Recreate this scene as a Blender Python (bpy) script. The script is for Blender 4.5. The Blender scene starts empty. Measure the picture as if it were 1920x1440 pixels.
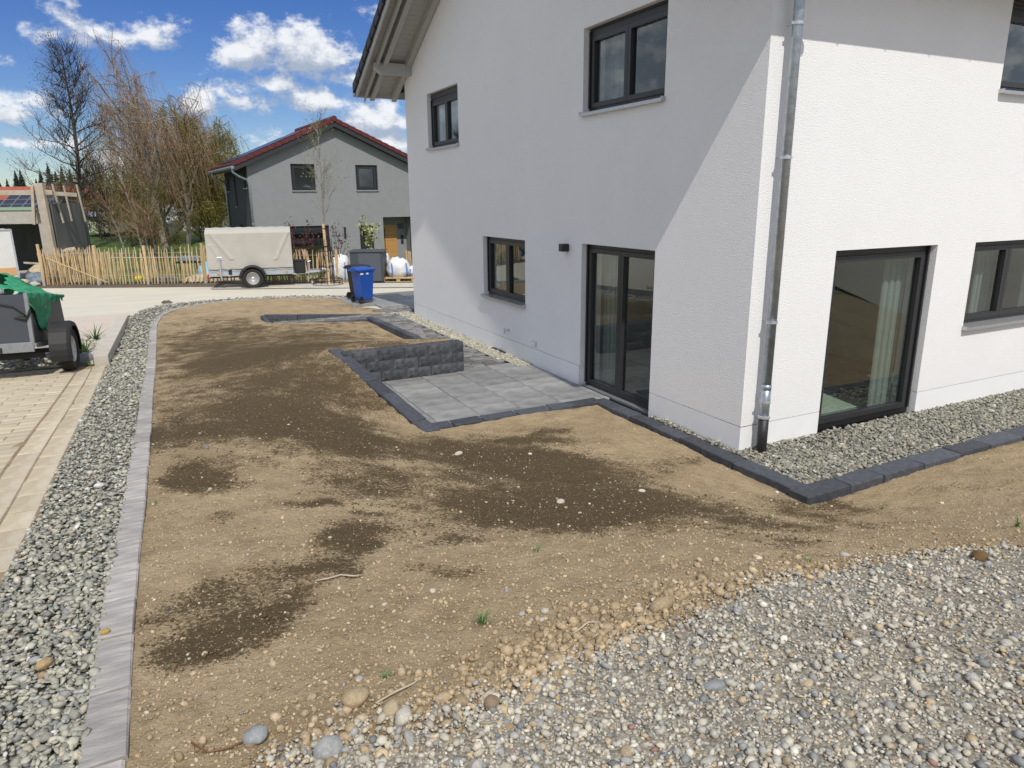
import bpy, bmesh, math, random
import numpy as np
from mathutils import Matrix, Vector, noise as mnoise
random.seed(7); RNG = np.random.default_rng(11)
SC = bpy.context.scene
COL = SC.collection
R = math.radians

# ---------------------------------------------------------------- camera, sky, sun, exposure
CAM = Vector((-5.691, -5.623, 2.835))
ROT = ((0.893417, -0.449126, -0.009271), (-0.123098, -0.224849, -0.966588), (0.432036, 0.864707, -0.256172))  # right, down, forward
cd = bpy.data.cameras.new('camera'); cam = bpy.data.objects.new('camera', cd); COL.objects.link(cam)
cd.sensor_width = 36.0; cd.lens = 36.0 * 1322.7 / 1920.0; cd.clip_start = 0.05; cd.clip_end = 3000
rr, dd, ff = (Vector(v).normalized() for v in ROT)
m3 = Matrix((rr, -dd, -ff)).transposed()
cam.matrix_world = Matrix.Translation(CAM) @ m3.to_4x4()
SC.camera = cam

SUN = Vector((-0.222, -1.0, 1.31)).normalized()          # towards the sun
sl = bpy.data.lights.new('sun', 'SUN'); sl.energy = 3.1; sl.angle = R(0.55); sl.color = (1.0, 0.955, 0.88)
so = bpy.data.objects.new('sun', sl); COL.objects.link(so)
so.rotation_euler = (-SUN).to_track_quat('-Z', 'Y').to_euler()
SC.view_settings.view_transform = 'Standard'; SC.view_settings.look = 'None'
SC.view_settings.exposure = 0.10; SC.view_settings.gamma = 1.0; SC.view_settings.use_curve_mapping = False

W = bpy.data.worlds.new('World'); SC.world = W; W.use_nodes = True
def build_world():
    nt = W.node_tree; nt.nodes.clear(); L = nt.links.new
    N = nt.nodes.new
    out = N('ShaderNodeOutputWorld'); bg = N('ShaderNodeBackground')
    sky = N('ShaderNodeTexSky'); sky.sky_type = 'NISHITA'; sky.sun_disc = False
    sky.sun_elevation = math.asin(SUN.z); sky.sun_rotation = math.atan2(SUN.x, SUN.y)
    sky.altitude = 600; sky.air_density = 1.0; sky.dust_density = 0.3; sky.ozone_density = 5.0
    hs = N('ShaderNodeHueSaturation'); hs.inputs['Hue'].default_value = .518; hs.inputs['Saturation'].default_value = 1.25; hs.inputs['Value'].default_value = 0.084
    L(sky.outputs[0], hs.inputs['Color'])
    tc = N('ShaderNodeTexCoord')
    def M(op, a, b=None, clamp=False):
        n = N('ShaderNodeMath'); n.operation = op; n.use_clamp = clamp
        for i, v in enumerate((a, b)):
            if v is None: continue
            if isinstance(v, (int, float)): n.inputs[i].default_value = v
            else: L(v, n.inputs[i])
        return n.outputs[0]
    def VM(op, a, b):
        n = N('ShaderNodeVectorMath'); n.operation = op
        for i, v in enumerate((a, b)):
            if isinstance(v, (tuple, list, Vector)): n.inputs[i].default_value = v
            else: L(v, n.inputs[i])
        return n
    # cumulus banks: (azimuth from +Y, elevation, half width, half height) in degrees, then denser cloud added out of view as fill
    blobs = [(7.6, 9.9, 2.6, 2.1, 1.15), (12.3, 9.7, 3.3, 2.2, 1.15), (14.6, 8.6, 2.6, 1.2, .8), (0.6, 10.4, 4.6, 1.3, .8), (-3.0, 11.2, 1.2, 1.5, .6),
             (7.0, 6.6, 2.2, 1.3, .75), (4.2, 6.4, 1.8, 1.2, .7), (12.2, 6.6, 2.3, 1.5, .85), (16.6, 5.6, 2.8, 1.6, .85), (17.2, 3.9, 2.2, 1.0, .95), (-6.9, 5.4, 2.3, 1.4, .85), (-8.6, 8.4, 1.5, 1.0, .6), (17.0, 13.3, 2.0, 1.4, .42),
             (-5.5, 3.6, 3.6, .9, .5), (-2.5, 2.6, 4.0, .8, .4), (-3.0, 13.6, 2.6, 1.1, .22), (10.0, 3.9, 3.5, 1.0, .45), (9.6, 8.0, 2.2, 1.0, .55)]
    def density(vec):
        n1 = N('ShaderNodeTexNoise'); n1.inputs['Scale'].default_value = 19; n1.inputs['Detail'].default_value = 9; n1.inputs['Roughness'].default_value = .62; n1.inputs['Lacunarity'].default_value = 2.15
        mp = VM('MULTIPLY', vec, (1, 1, 1.5)); L(mp.outputs[0], n1.inputs['Vector'])
        acc = None
        for (a, e, w, h, s) in blobs:
            a, e = R(a), R(e)
            ri = Vector((math.cos(a), -math.sin(a), 0)); fw = Vector((math.sin(a) * math.cos(e), math.cos(a) * math.cos(e), math.sin(e))); up = ri.cross(fw)
            u = VM('DOT_PRODUCT', vec, ri / R(w)).outputs['Value']; v = VM('DOT_PRODUCT', vec, up / R(h)).outputs['Value']; f = VM('DOT_PRODUCT', vec, fw).outputs['Value']
            v = M('MAXIMUM', v, M('MULTIPLY', v, -1.7))                      # flatter base
            d = M('SQRT', M('ADD', M('MULTIPLY', u, u), M('MULTIPLY', v, v)))
            b = M('MULTIPLY', M('SUBTRACT', 1.35, d), s)
            b = M('MULTIPLY', b, M('GREATER_THAN', f, 0.0))
            acc = b if acc is None else M('SMOOTH_MAX', acc, b)
            if acc.node.operation == 'SMOOTH_MAX': acc.node.inputs[2].default_value = .25
        n2 = N('ShaderNodeTexNoise'); n2.inputs['Scale'].default_value = 3.1; n2.inputs['Detail'].default_value = 1.5; L(mp.outputs[0], n2.inputs['Vector'])   # denser cloud added outside the view to brighten shaded walls
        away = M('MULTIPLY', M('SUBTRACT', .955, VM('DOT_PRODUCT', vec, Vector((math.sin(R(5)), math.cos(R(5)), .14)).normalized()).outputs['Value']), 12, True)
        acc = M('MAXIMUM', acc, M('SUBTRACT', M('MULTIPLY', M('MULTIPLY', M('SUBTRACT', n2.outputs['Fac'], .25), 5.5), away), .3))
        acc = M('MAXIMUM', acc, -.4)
        return M('ADD', M('MULTIPLY', acc, .62), M('MULTIPLY', M('SUBTRACT', n1.outputs['Fac'], .555), 1.9))
    vec = VM('NORMALIZE', tc.outputs['Generated'], (0, 0, 0)).outputs[0]
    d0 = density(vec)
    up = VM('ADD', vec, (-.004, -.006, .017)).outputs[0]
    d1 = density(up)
    al = N('ShaderNodeMapRange'); al.interpolation_type = 'SMOOTHSTEP'; al.inputs['From Min'].default_value = .0; al.inputs['From Max'].default_value = .40; L(d0, al.inputs['Value'])
    lit = N('ShaderNodeMapRange'); lit.inputs['From Min'].default_value = -.22; lit.inputs['From Max'].default_value = .42; lit.interpolation_type = 'SMOOTHSTEP'
    L(M('SUBTRACT', d0, d1), lit.inputs['Value'])
    cc = N('ShaderNodeMix'); cc.data_type = 'RGBA'; cc.inputs['A'].default_value = (.38, .44, .55, 1); cc.inputs['B'].default_value = (.86, .88, .91, 1)
    L(lit.outputs[0], cc.inputs['Factor'])
    mx = N('ShaderNodeMix'); mx.data_type = 'RGBA'
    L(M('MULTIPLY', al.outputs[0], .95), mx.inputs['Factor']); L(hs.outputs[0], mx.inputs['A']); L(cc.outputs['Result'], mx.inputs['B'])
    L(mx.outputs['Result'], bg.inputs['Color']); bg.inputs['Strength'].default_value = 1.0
    L(bg.outputs[0], out.inputs['Surface'])
build_world()
# ---------------------------------------------------------------- helpers
def tag(o, label=None, cat=None, group=None, kind=None):
    if label: o['label'] = label
    if cat: o['category'] = cat
    if group: o['group'] = group
    if kind: o['kind'] = kind
    return o
def thing(name, label, cat, loc=(0, 0, 0), rz=0.0, group=None, rx=0.0):
    o = bpy.data.objects.new(name, None); COL.objects.link(o); o.empty_display_size = .2
    o.location = loc; o.rotation_euler = (rx, 0, rz)
    return tag(o, label, cat, group)
def copy_tree(o, parent=None):
    c = o.copy(); COL.objects.link(c)
    if parent: c.parent = parent
    for ch in o.children: copy_tree(ch, c)
    return c
def rotm(rx=0, ry=0, rz=0):
    return np.array((Matrix.Rotation(rz, 3, 'Z') @ Matrix.Rotation(ry, 3, 'Y') @ Matrix.Rotation(rx, 3, 'X')))
class MB:
    def __init__(s): s.v = []; s.f = []; s.c = []; s.n = 0
    def add(s, v, f, col=None):
        v = np.asarray(v, float); s.v.append(v)
        for q in f: s.f.append(tuple(int(i) + s.n for i in q))
        if col is not None: s.c.append(np.tile(np.array(col, float)[None], (len(v), 1)) if np.ndim(col) == 1 else np.asarray(col))
        s.n += len(v); return s
    def box(s, c, d, rot=None, col=None, bev=0.0, taper=None):
        x, y, z = (k / 2 for k in d); b = min(bev, .45 * min(d))
        if b <= 0:
            v = np.array([(i * x, j * y, k * z) for k in (-1, 1) for j in (-1, 1) for i in (-1, 1)], float)
            f = [(0, 2, 3, 1), (4, 5, 7, 6), (0, 1, 5, 4), (2, 6, 7, 3), (0, 4, 6, 2), (1, 3, 7, 5)]
        else:                                                        # chamfered box, 24 corners
            v = []; idx = {}
            for k in (-1, 1):
                for j in (-1, 1):
                    for i in (-1, 1):
                        for ax in range(3):
                            p = [i * (x - b), j * (y - b), k * (z - b)]; p[ax] = (i * x, j * y, k * z)[ax]
                            idx[(i, j, k, ax)] = len(v); v.append(p)
            f = []
            for ax in range(3):
                o1, o2 = (ax + 1) % 3, (ax + 2) % 3
                for sg in (-1, 1):
                    q = []
                    for (p, r_) in ((-1, -1), (1, -1), (1, 1), (-1, 1)):
                        t = [0, 0, 0]; t[ax] = sg; t[o1] = p; t[o2] = r_; q.append(idx[(t[0], t[1], t[2], ax)])
                    f.append(q if sg > 0 else q[::-1])
            for ax in range(3):
                o1, o2 = (ax + 1) % 3, (ax + 2) % 3
                for p in (-1, 1):
                    for r_ in (-1, 1):
                        t0 = [0, 0, 0]; t0[ax] = -1; t0[o1] = p; t0[o2] = r_; t1 = list(t0); t1[ax] = 1
                        q = [idx[(*t0, o1)], idx[(*t1, o1)], idx[(*t1, o2)], idx[(*t0, o2)]]
                        f.append(q if p * r_ < 0 else q[::-1])
            for i in (-1, 1):
                for j in (-1, 1):
                    for k in (-1, 1):
                        q = [idx[(i, j, k, a)] for a in range(3)]; f.append(q if i * j * k > 0 else q[::-1])
            v = np.array(v, float)
        if taper is not None:                                        # scale of the top relative to the bottom (x, y)
            t = (v[:, 2] / (2 * z) + .5)
            v = v * np.stack([1 + (taper[0] - 1) * t, 1 + (taper[1] - 1) * t, np.ones(len(v))], 1)
        if rot is not None: v = v @ np.asarray(rot).T
        return s.add(v + np.array(c), f, col)
    def tube(s, pts, r, n=6, cap=True, col=None):
        P = np.asarray(pts, float); k = len(P); r = np.full(k, r) if np.isscalar(r) else np.asarray(r, float)
        T = np.gradient(P, axis=0); T /= np.linalg.norm(T, axis=1)[:, None] + 1e-12
        u = np.array([0, 0, 1.]) if abs(T[0, 2]) < .9 else np.array([1., 0, 0]); V = []
        a = np.arange(n) * 2 * math.pi / n
        for i in range(k):
            e1 = np.cross(T[i], u); e1 /= np.linalg.norm(e1) + 1e-12; e2 = np.cross(T[i], e1); u = -e2 if False else u
            V.append(P[i] + r[i] * (np.cos(a)[:, None] * e1 + np.sin(a)[:, None] * e2))
        f = [(i * n + j, i * n + (j + 1) % n, (i + 1) * n + (j + 1) % n, (i + 1) * n + j) for i in range(k - 1) for j in range(n)]
        if cap: f += [tuple(range(n))[::-1], tuple((k - 1) * n + j for j in range(n))]
        return s.add(np.concatenate(V), f, col)
    def lathe(s, prof, n=16, c=(0, 0, 0), rot=None, col=None, caps=True):        # profile (radius, z)
        prof = np.asarray(prof, float); a = np.arange(n) * 2 * math.pi / n
        V = np.concatenate([np.stack([p[0] * np.cos(a), p[0] * np.sin(a), np.full(n, p[1])], 1) for p in prof])
        f = [(i * n + j, i * n + (j + 1) % n, (i + 1) * n + (j + 1) % n, (i + 1) * n + j) for i in range(len(prof) - 1) for j in range(n)]
        if caps and prof[0][0] > 1e-6: f.append(tuple(range(n))[::-1])
        if caps and prof[-1][0] > 1e-6: f.append(tuple((len(prof) - 1) * n + j for j in range(n)))
        if rot is not None: V = V @ np.asarray(rot).T
        return s.add(V + np.array(c), f, col)
    def prism(s, poly, h, M=None, col=None):                         # poly in (x,y), extruded from z=0 to h, then 4x4/3x3 mapped
        poly = np.asarray(poly, float); n = len(poly)
        V = np.concatenate([np.c_[poly, np.zeros(n)], np.c_[poly, np.full(n, h)]])
        f = [tuple(range(n))[::-1], tuple(range(n, 2 * n))] + [(i, (i + 1) % n, n + (i + 1) % n, n + i) for i in range(n)]
        if M is not None:
            M = np.asarray(M, float)
            V = V @ M[:3, :3].T + (M[:3, 3] if M.shape == (4, 4) else 0)
        return s.add(V, f, col)
    def quad(s, a, b, c, d, col=None): return s.add([a, b, c, d], [(0, 1, 2, 3)], col)
    def grid(s, P, col=None):                                        # P (m,n,3)
        m, n = P.shape[:2]
        f = [(i * n + j, i * n + j + 1, (i + 1) * n + j + 1, (i + 1) * n + j) for i in range(m - 1) for j in range(n - 1)]
        return s.add(P.reshape(-1, 3), f, col)
    def build(s, name, mat, parent=None, smooth=False, loc=None, kind=None):
        me = bpy.data.meshes.new(name); v = np.concatenate(s.v)
        me.from_pydata(v.tolist(), [], s.f); 
        if s.c:
            at = me.color_attributes.new('Col', 'FLOAT_COLOR', 'POINT'); c = np.concatenate(s.c)
            if c.shape[1] == 3: c = np.c_[c, np.ones(len(c))]
            at.data.foreach_set('color', c.astype(np.float32).ravel())
        if smooth: me.polygons.foreach_set('use_smooth', [True] * len(me.polygons))
        me.materials.append(mat); me.update()
        o = bpy.data.objects.new(name, me); COL.objects.link(o)
        if parent: o.parent = parent
        if loc is not None: o.location = loc
        if kind: o['kind'] = kind
        return o
def inst(o, name=None, parent=None, loc=None, rot=None, scale=None):   # a copy sharing the mesh
    c = o.copy(); COL.objects.link(c)
    if parent: c.parent = parent
    if loc is not None: c.location = loc
    if rot is not None: c.rotation_euler = rot
    if scale is not None: c.scale = scale
    return c
def fast_mesh(name, V, F, mat, col=None, smooth=False, attrs=None):     # V (n,3), F (m,k) with k constant
    me = bpy.data.meshes.new(name); n, k = F.shape
    me.vertices.add(len(V)); me.vertices.foreach_set('co', V.astype(np.float32).ravel())
    me.loops.add(n * k); me.loops.foreach_set('vertex_index', F.astype(np.int32).ravel())
    me.polygons.add(n); me.polygons.foreach_set('loop_start', np.arange(0, n * k, k, dtype=np.int32))
    try: me.polygons.foreach_set('loop_total', np.full(n, k, dtype=np.int32))
    except Exception: pass
    if smooth: me.polygons.foreach_set('use_smooth', np.ones(n, dtype=bool))
    me.update(calc_edges=True); me.validate()
    if col is not None:
        at = me.color_attributes.new('Col', 'FLOAT_COLOR', 'POINT')
        at.data.foreach_set('color', np.c_[col, np.ones(len(col))].astype(np.float32).ravel())
    for an, av in (attrs or {}).items():
        at = me.attributes.new(an, 'FLOAT', 'POINT'); at.data.foreach_set('value', av.astype(np.float32))
    me.materials.append(mat)
    o = bpy.data.objects.new(name, me); COL.objects.link(o); return o
def ico(sub):
    bm = bmesh.new(); bmesh.ops.create_icosphere(bm, subdivisions=sub, radius=1)
    v = np.array([q.co[:] for q in bm.verts]); f = np.array([[w.index for w in q.verts] for q in bm.faces]); bm.free(); return v, f
ICO = {1: ico(1), 2: ico(2)}
def stones(name, P, size, mat, pal, sub=1, flat=.6, elong=.35, jit=.18, sink=.25, tilt=.35, smooth=True, rng=RNG, cmul=None):
    """many small stones as one mesh; P (n,3) ground points, size (n,) mean diameter"""
    bv, bf = ICO[sub]; n = len(P); nv = len(bv)
    V = bv[None] * (1 + rng.uniform(-jit, jit, (n, nv, 1)))
    sx = 1 + rng.uniform(-elong, elong, n); sy = 1 / np.sqrt(sx) * (1 + rng.uniform(-.15, .15, n)); sz = flat * (1 + rng.uniform(-.3, .3, n))
    V = V * (np.stack([sx, sy, sz], 1) * size[:, None] / 2)[:, None]
    a, b, g = rng.uniform(0, 6.283, n), rng.normal(0, tilt, n), rng.normal(0, tilt, n)
    ca, sa, cb, sb, cg, sg = np.cos(a), np.sin(a), np.cos(b), np.sin(b), np.cos(g), np.sin(g)
    x, y, z = V[..., 0], V[..., 1], V[..., 2]
    y, z = y * cb[:, None] - z * sb[:, None], y * sb[:, None] + z * cb[:, None]
    x, z = x * cg[:, None] + z * sg[:, None], -x * sg[:, None] + z * cg[:, None]
    x, y = x * ca[:, None] - y * sa[:, None], x * sa[:, None] + y * ca[:, None]
    V = np.stack([x, y, z], 2) + P[:, None]; V[..., 2] += (size * flat * (.5 - sink))[:, None]
    F = (bf[None] + (np.arange(n) * nv)[:, None, None]).reshape(-1, 3)
    pal = np.asarray(pal, float); w = pal[:, 3] / pal[:, 3].sum(); ci = rng.choice(len(pal), n, p=w)
    c = pal[ci, :3] * (1 + rng.uniform(-.22, .22, (n, 1)))
    if cmul is not None: c = c * cmul
    C = np.repeat(c[:, None], nv, 1).reshape(-1, 3)
    return fast_mesh(name, V.reshape(-1, 3), F, mat, C, smooth)
def inside(poly, x, y):
    poly = np.asarray(poly, float); r = np.zeros(np.shape(x), bool); n = len(poly)
    for i in range(n):
        x1, y1 = poly[i]; x2, y2 = poly[(i + 1) % n]
        if y1 == y2: continue
        c = ((y1 > y) != (y2 > y)) & (x < (x2 - x1) * (y - y1) / (y2 - y1) + x1); r ^= c
    return r
def vnoise(x, y, s, seed=0):                                          # smooth value noise in numpy
    x = np.asarray(x) * s + seed * 17.3; y = np.asarray(y) * s - seed * 9.1
    xi, yi = np.floor(x).astype(int), np.floor(y).astype(int); fx, fy = x - xi, y - yi
    h = lambda i, j: (np.sin(i * 127.1 + j * 311.7 + seed) * 43758.5453) % 1.0
    u, v = fx * fx * (3 - 2 * fx), fy * fy * (3 - 2 * fy)
    return (h(xi, yi) * (1 - u) + h(xi + 1, yi) * u) * (1 - v) + (h(xi, yi + 1) * (1 - u) + h(xi + 1, yi + 1) * u) * v
def fbm(x, y, s, o=4, seed=0):
    r, a, t = 0, 1, 0
    for k in range(o): r = r + a * vnoise(x, y, s * 2.07 ** k, seed + k); t += a; a *= .55
    return r / t

# ---------------------------------------------------------------- materials
def mat(name, col, rough=.7, var=0.0, vscale=8, bump=0.0, bscale=60, metal=0.0, detail=6, attr=False, col2=None, spec=.5, stretch=None, trans=0.0, orand=0.0):
    m = bpy.data.materials.new(name); m.use_nodes = True; nt = m.node_tree; L = nt.links.new
    b = nt.nodes['Principled BSDF']; b.inputs['Roughness'].default_value = rough; b.inputs['Metallic'].default_value = metal
    b.inputs['Specular IOR Level'].default_value = spec
    tc = nt.nodes.new('ShaderNodeTexCoord'); vec = tc.outputs['Object']
    if stretch:
        mp = nt.nodes.new('ShaderNodeMapping'); mp.inputs['Scale'].default_value = stretch; L(vec, mp.inputs['Vector']); vec = mp.outputs[0]
    src = None
    if attr:
        a = nt.nodes.new('ShaderNodeAttribute'); a.attribute_name = 'Col'; src = a.outputs['Color']
    if var > 0 or col2:
        n = nt.nodes.new('ShaderNodeTexNoise'); n.inputs['Scale'].default_value = vscale; n.inputs['Detail'].default_value = detail; n.inputs['Roughness'].default_value = .62; L(vec, n.inputs['Vector'])
        mr = nt.nodes.new('ShaderNodeMapRange'); mr.inputs['From Min'].default_value = .3; mr.inputs['From Max'].default_value = .7; L(n.outputs['Fac'], mr.inputs['Value'])
        mx = nt.nodes.new('ShaderNodeMix'); mx.data_type = 'RGBA'
        if attr:
            mx.blend_type = 'MULTIPLY'; mx.inputs['Factor'].default_value = 1; L(src, mx.inputs['A'])
            rp = nt.nodes.new('ShaderNodeMapRange'); rp.inputs['To Min'].default_value = 1 - var; rp.inputs['To Max'].default_value = 1 + var; L(mr.outputs[0], rp.inputs['Value']); L(rp.outputs[0], mx.inputs['B'])
        else:
            c2 = col2 or tuple(min(1, c * (1 + var)) for c in col); c1 = col if col2 else tuple(c * (1 - var) for c in col)
            mx.inputs['A'].default_value = (*c1, 1); mx.inputs['B'].default_value = (*c2, 1); L(mr.outputs[0], mx.inputs['Factor'])
        src = mx.outputs['Result']
    if orand > 0 and src is not None:
        oi = nt.nodes.new('ShaderNodeObjectInfo'); rp2 = nt.nodes.new('ShaderNodeMapRange'); rp2.inputs['To Min'].default_value = 1 - orand; rp2.inputs['To Max'].default_value = 1 + orand; L(oi.outputs['Random'], rp2.inputs['Value'])
        mm = nt.nodes.new('ShaderNodeMix'); mm.data_type = 'RGBA'; mm.blend_type = 'MULTIPLY'; mm.inputs['Factor'].default_value = 1; L(src, mm.inputs['A']); L(rp2.outputs[0], mm.inputs['B']); src = mm.outputs['Result']
    if src is None: b.inputs['Base Color'].default_value = (*col, 1)
    else: L(src, b.inputs['Base Color'])
    if bump > 0:
        n2 = nt.nodes.new('ShaderNodeTexNoise'); n2.inputs['Scale'].default_value = bscale; n2.inputs['Detail'].default_value = 5; n2.inputs['Roughness'].default_value = .6; L(vec, n2.inputs['Vector'])
        bp = nt.nodes.new('ShaderNodeBump'); bp.inputs['Distance'].default_value = bump; bp.inputs['Strength'].default_value = 1; L(n2.outputs['Fac'], bp.inputs['Height']); L(bp.outputs[0], b.inputs['Normal'])
    return m
def glass_mat(name, tint=(.86, .92, .9), boost=1.0):
    m = bpy.data.materials.new(name); m.use_nodes = True; nt = m.node_tree; nt.nodes.clear(); L = nt.links.new
    o = nt.nodes.new('ShaderNodeOutputMaterial'); t = nt.nodes.new('ShaderNodeBsdfTransparent'); t.inputs[0].default_value = (*tint, 1)
    g = nt.nodes.new('ShaderNodeBsdfGlossy'); g.inputs['Roughness'].default_value = 0.0; g.inputs['Color'].default_value = (.9, .95, .93, 1)
    ge = nt.nodes.new('ShaderNodeNewGeometry'); dt = nt.nodes.new('ShaderNodeVectorMath'); dt.operation = 'DOT_PRODUCT'; L(ge.outputs['Incoming'], dt.inputs[0]); L(ge.outputs['Normal'], dt.inputs[1])
    def mm(op, a, b):
        q = nt.nodes.new('ShaderNodeMath'); q.operation = op
        for i, v in enumerate((a, b)):
            if isinstance(v, (int, float)): q.inputs[i].default_value = v
            elif v is not None: L(v, q.inputs[i])
        return q
    sch = mm('ADD', mm('MULTIPLY', mm('POWER', mm('SUBTRACT', 1.0, mm('ABSOLUTE', dt.outputs['Value'], None).outputs[0]).outputs[0], 4.0).outputs[0], .92).outputs[0], .08)   # reflectance of the double pane
    mu = mm('MULTIPLY', sch.outputs[0], boost); mu.use_clamp = True
    mx = nt.nodes.new('ShaderNodeMixShader'); L(mu.outputs[0], mx.inputs[0]); L(t.outputs[0], mx.inputs[1]); L(g.outputs[0], mx.inputs[2]); L(mx.outputs[0], o.inputs[0])
    return m
def soil_mat():
    m = bpy.data.materials.new('bare_soil'); m.use_nodes = True; nt = m.node_tree; L = nt.links.new; N = nt.nodes.new
    b = nt.nodes['Principled BSDF']; b.inputs['Roughness'].default_value = .95; b.inputs['Specular IOR Level'].default_value = .15
    tc = N('ShaderNodeTexCoord'); v = tc.outputs['Object']
    def noise(sc, det=6, ro=.6):
        n = N('ShaderNodeTexNoise'); n.inputs['Scale'].default_value = sc; n.inputs['Detail'].default_value = det; n.inputs['Roughness'].default_value = ro; L(v, n.inputs['Vector']); return n.outputs['Fac']
    def mr(x, a, bb, c=0, d=1, st='LINEAR'):
        n = N('ShaderNodeMapRange'); n.interpolation_type = st; L(x, n.inputs['Value'])
        for k, q in zip(('From Min', 'From Max', 'To Min', 'To Max'), (a, bb, c, d)): n.inputs[k].default_value = q
        return n.outputs[0]
    def M(op, a, bb):
        n = N('ShaderNodeMath'); n.operation = op
        for i, q in enumerate((a, bb)):
            if isinstance(q, (int, float)): n.inputs[i].default_value = q
            else: L(q, n.inputs[i])
        return n.outputs[0]
    def mix(f, a, bb):
        n = N('ShaderNodeMix'); n.data_type = 'RGBA'; L(f, n.inputs['Factor'])
        for k, q in (('A', a), ('B', bb)):
            if isinstance(q, tuple): n.inputs[k].default_value = (*q, 1)
            else: L(q, n.inputs[k])
        return n.outputs['Result']
    dry = mix(mr(noise(1.1), .3, .7), (.425, .325, .198), (.53, .418, .268))
    dry = mix(mr(noise(3.6, 9, .75), .44, .70, 0, .85), dry, (.265, .188, .105))
    dry = mix(mr(noise(90, 4, .7), .42, .75, 0, .8), dry, (.275, .20, .115))
    at = N('ShaderNodeAttribute'); at.attribute_name = 'damp'
    d = M('ADD', at.outputs['Fac'], M('ADD', M('MULTIPLY', M('SUBTRACT', noise(4.0, 8, .72), .5), 1.15), M('MULTIPLY', M('SUBTRACT', noise(46, 5, .8), .5), 1.7)))
    wet = mr(d, .36, .60, 0, 1, 'SMOOTHSTEP')
    wcol = mix(mr(noise(140, 2, .5), .45, .72), (.080, .056, .029), (.128, .092, .05))
    c = mix(M('MULTIPLY', wet, .93), dry, wcol)
    # pale grit: seeds and little stones pressed into the surface
    vo = N('ShaderNodeTexVoronoi'); vo.inputs['Scale'].default_value = 75; L(v, vo.inputs['Vector'])
    sp = N('ShaderNodeSeparateColor'); L(vo.outputs['Color'], sp.inputs[0])
    g = M('MULTIPLY', M('LESS_THAN', vo.outputs['Distance'], .26), M('GREATER_THAN', sp.outputs[0], .86))
    c = mix(g, c, mix(sp.outputs[1], (.52, .42, .27), (.60, .52, .39)))
    L(c, b.inputs['Base Color'])
    h = M('ADD', M('MULTIPLY', noise(110, 4, .7), .22), M('ADD', M('ADD', M('MULTIPLY', noise(26, 8, .68), .8), M('MULTIPLY', noise(8, 3, .6), .9)), M('MULTIPLY', g, .12)))
    bp = N('ShaderNodeBump'); bp.inputs['Distance'].default_value = .045; bp.inputs['Strength'].default_value = .85; L(h, bp.inputs['Height']); L(bp.outputs[0], b.inputs['Normal'])
    return m
def gravel_bed_mat(name, c1, c2, c3, scale, dist=.02):
    m = bpy.data.materials.new(name); m.use_nodes = True; nt = m.node_tree; L = nt.links.new; N = nt.nodes.new
    b = nt.nodes['Principled BSDF']; b.inputs['Roughness'].default_value = .9
    tc = N('ShaderNodeTexCoord'); vo = N('ShaderNodeTexVoronoi'); vo.inputs['Scale'].default_value = scale; L(tc.outputs['Object'], vo.inputs['Vector'])
    sp = N('ShaderNodeSeparateColor'); L(vo.outputs['Color'], sp.inputs[0])
    r = N('ShaderNodeValToRGB'); L(sp.outputs[0], r.inputs[0]); e = r.color_ramp.elements
    e[0].color = (*c1, 1); e[1].color = (*c3, 1); k = e.new(.5); k.color = (*c2, 1)
    L(r.outputs[0], b.inputs['Base Color'])
    bp = N('ShaderNodeBump'); bp.invert = True; bp.inputs['Distance'].default_value = dist; L(vo.outputs['Distance'], bp.inputs['Height']); L(bp.outputs[0], b.inputs['Normal'])
    return m
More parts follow.
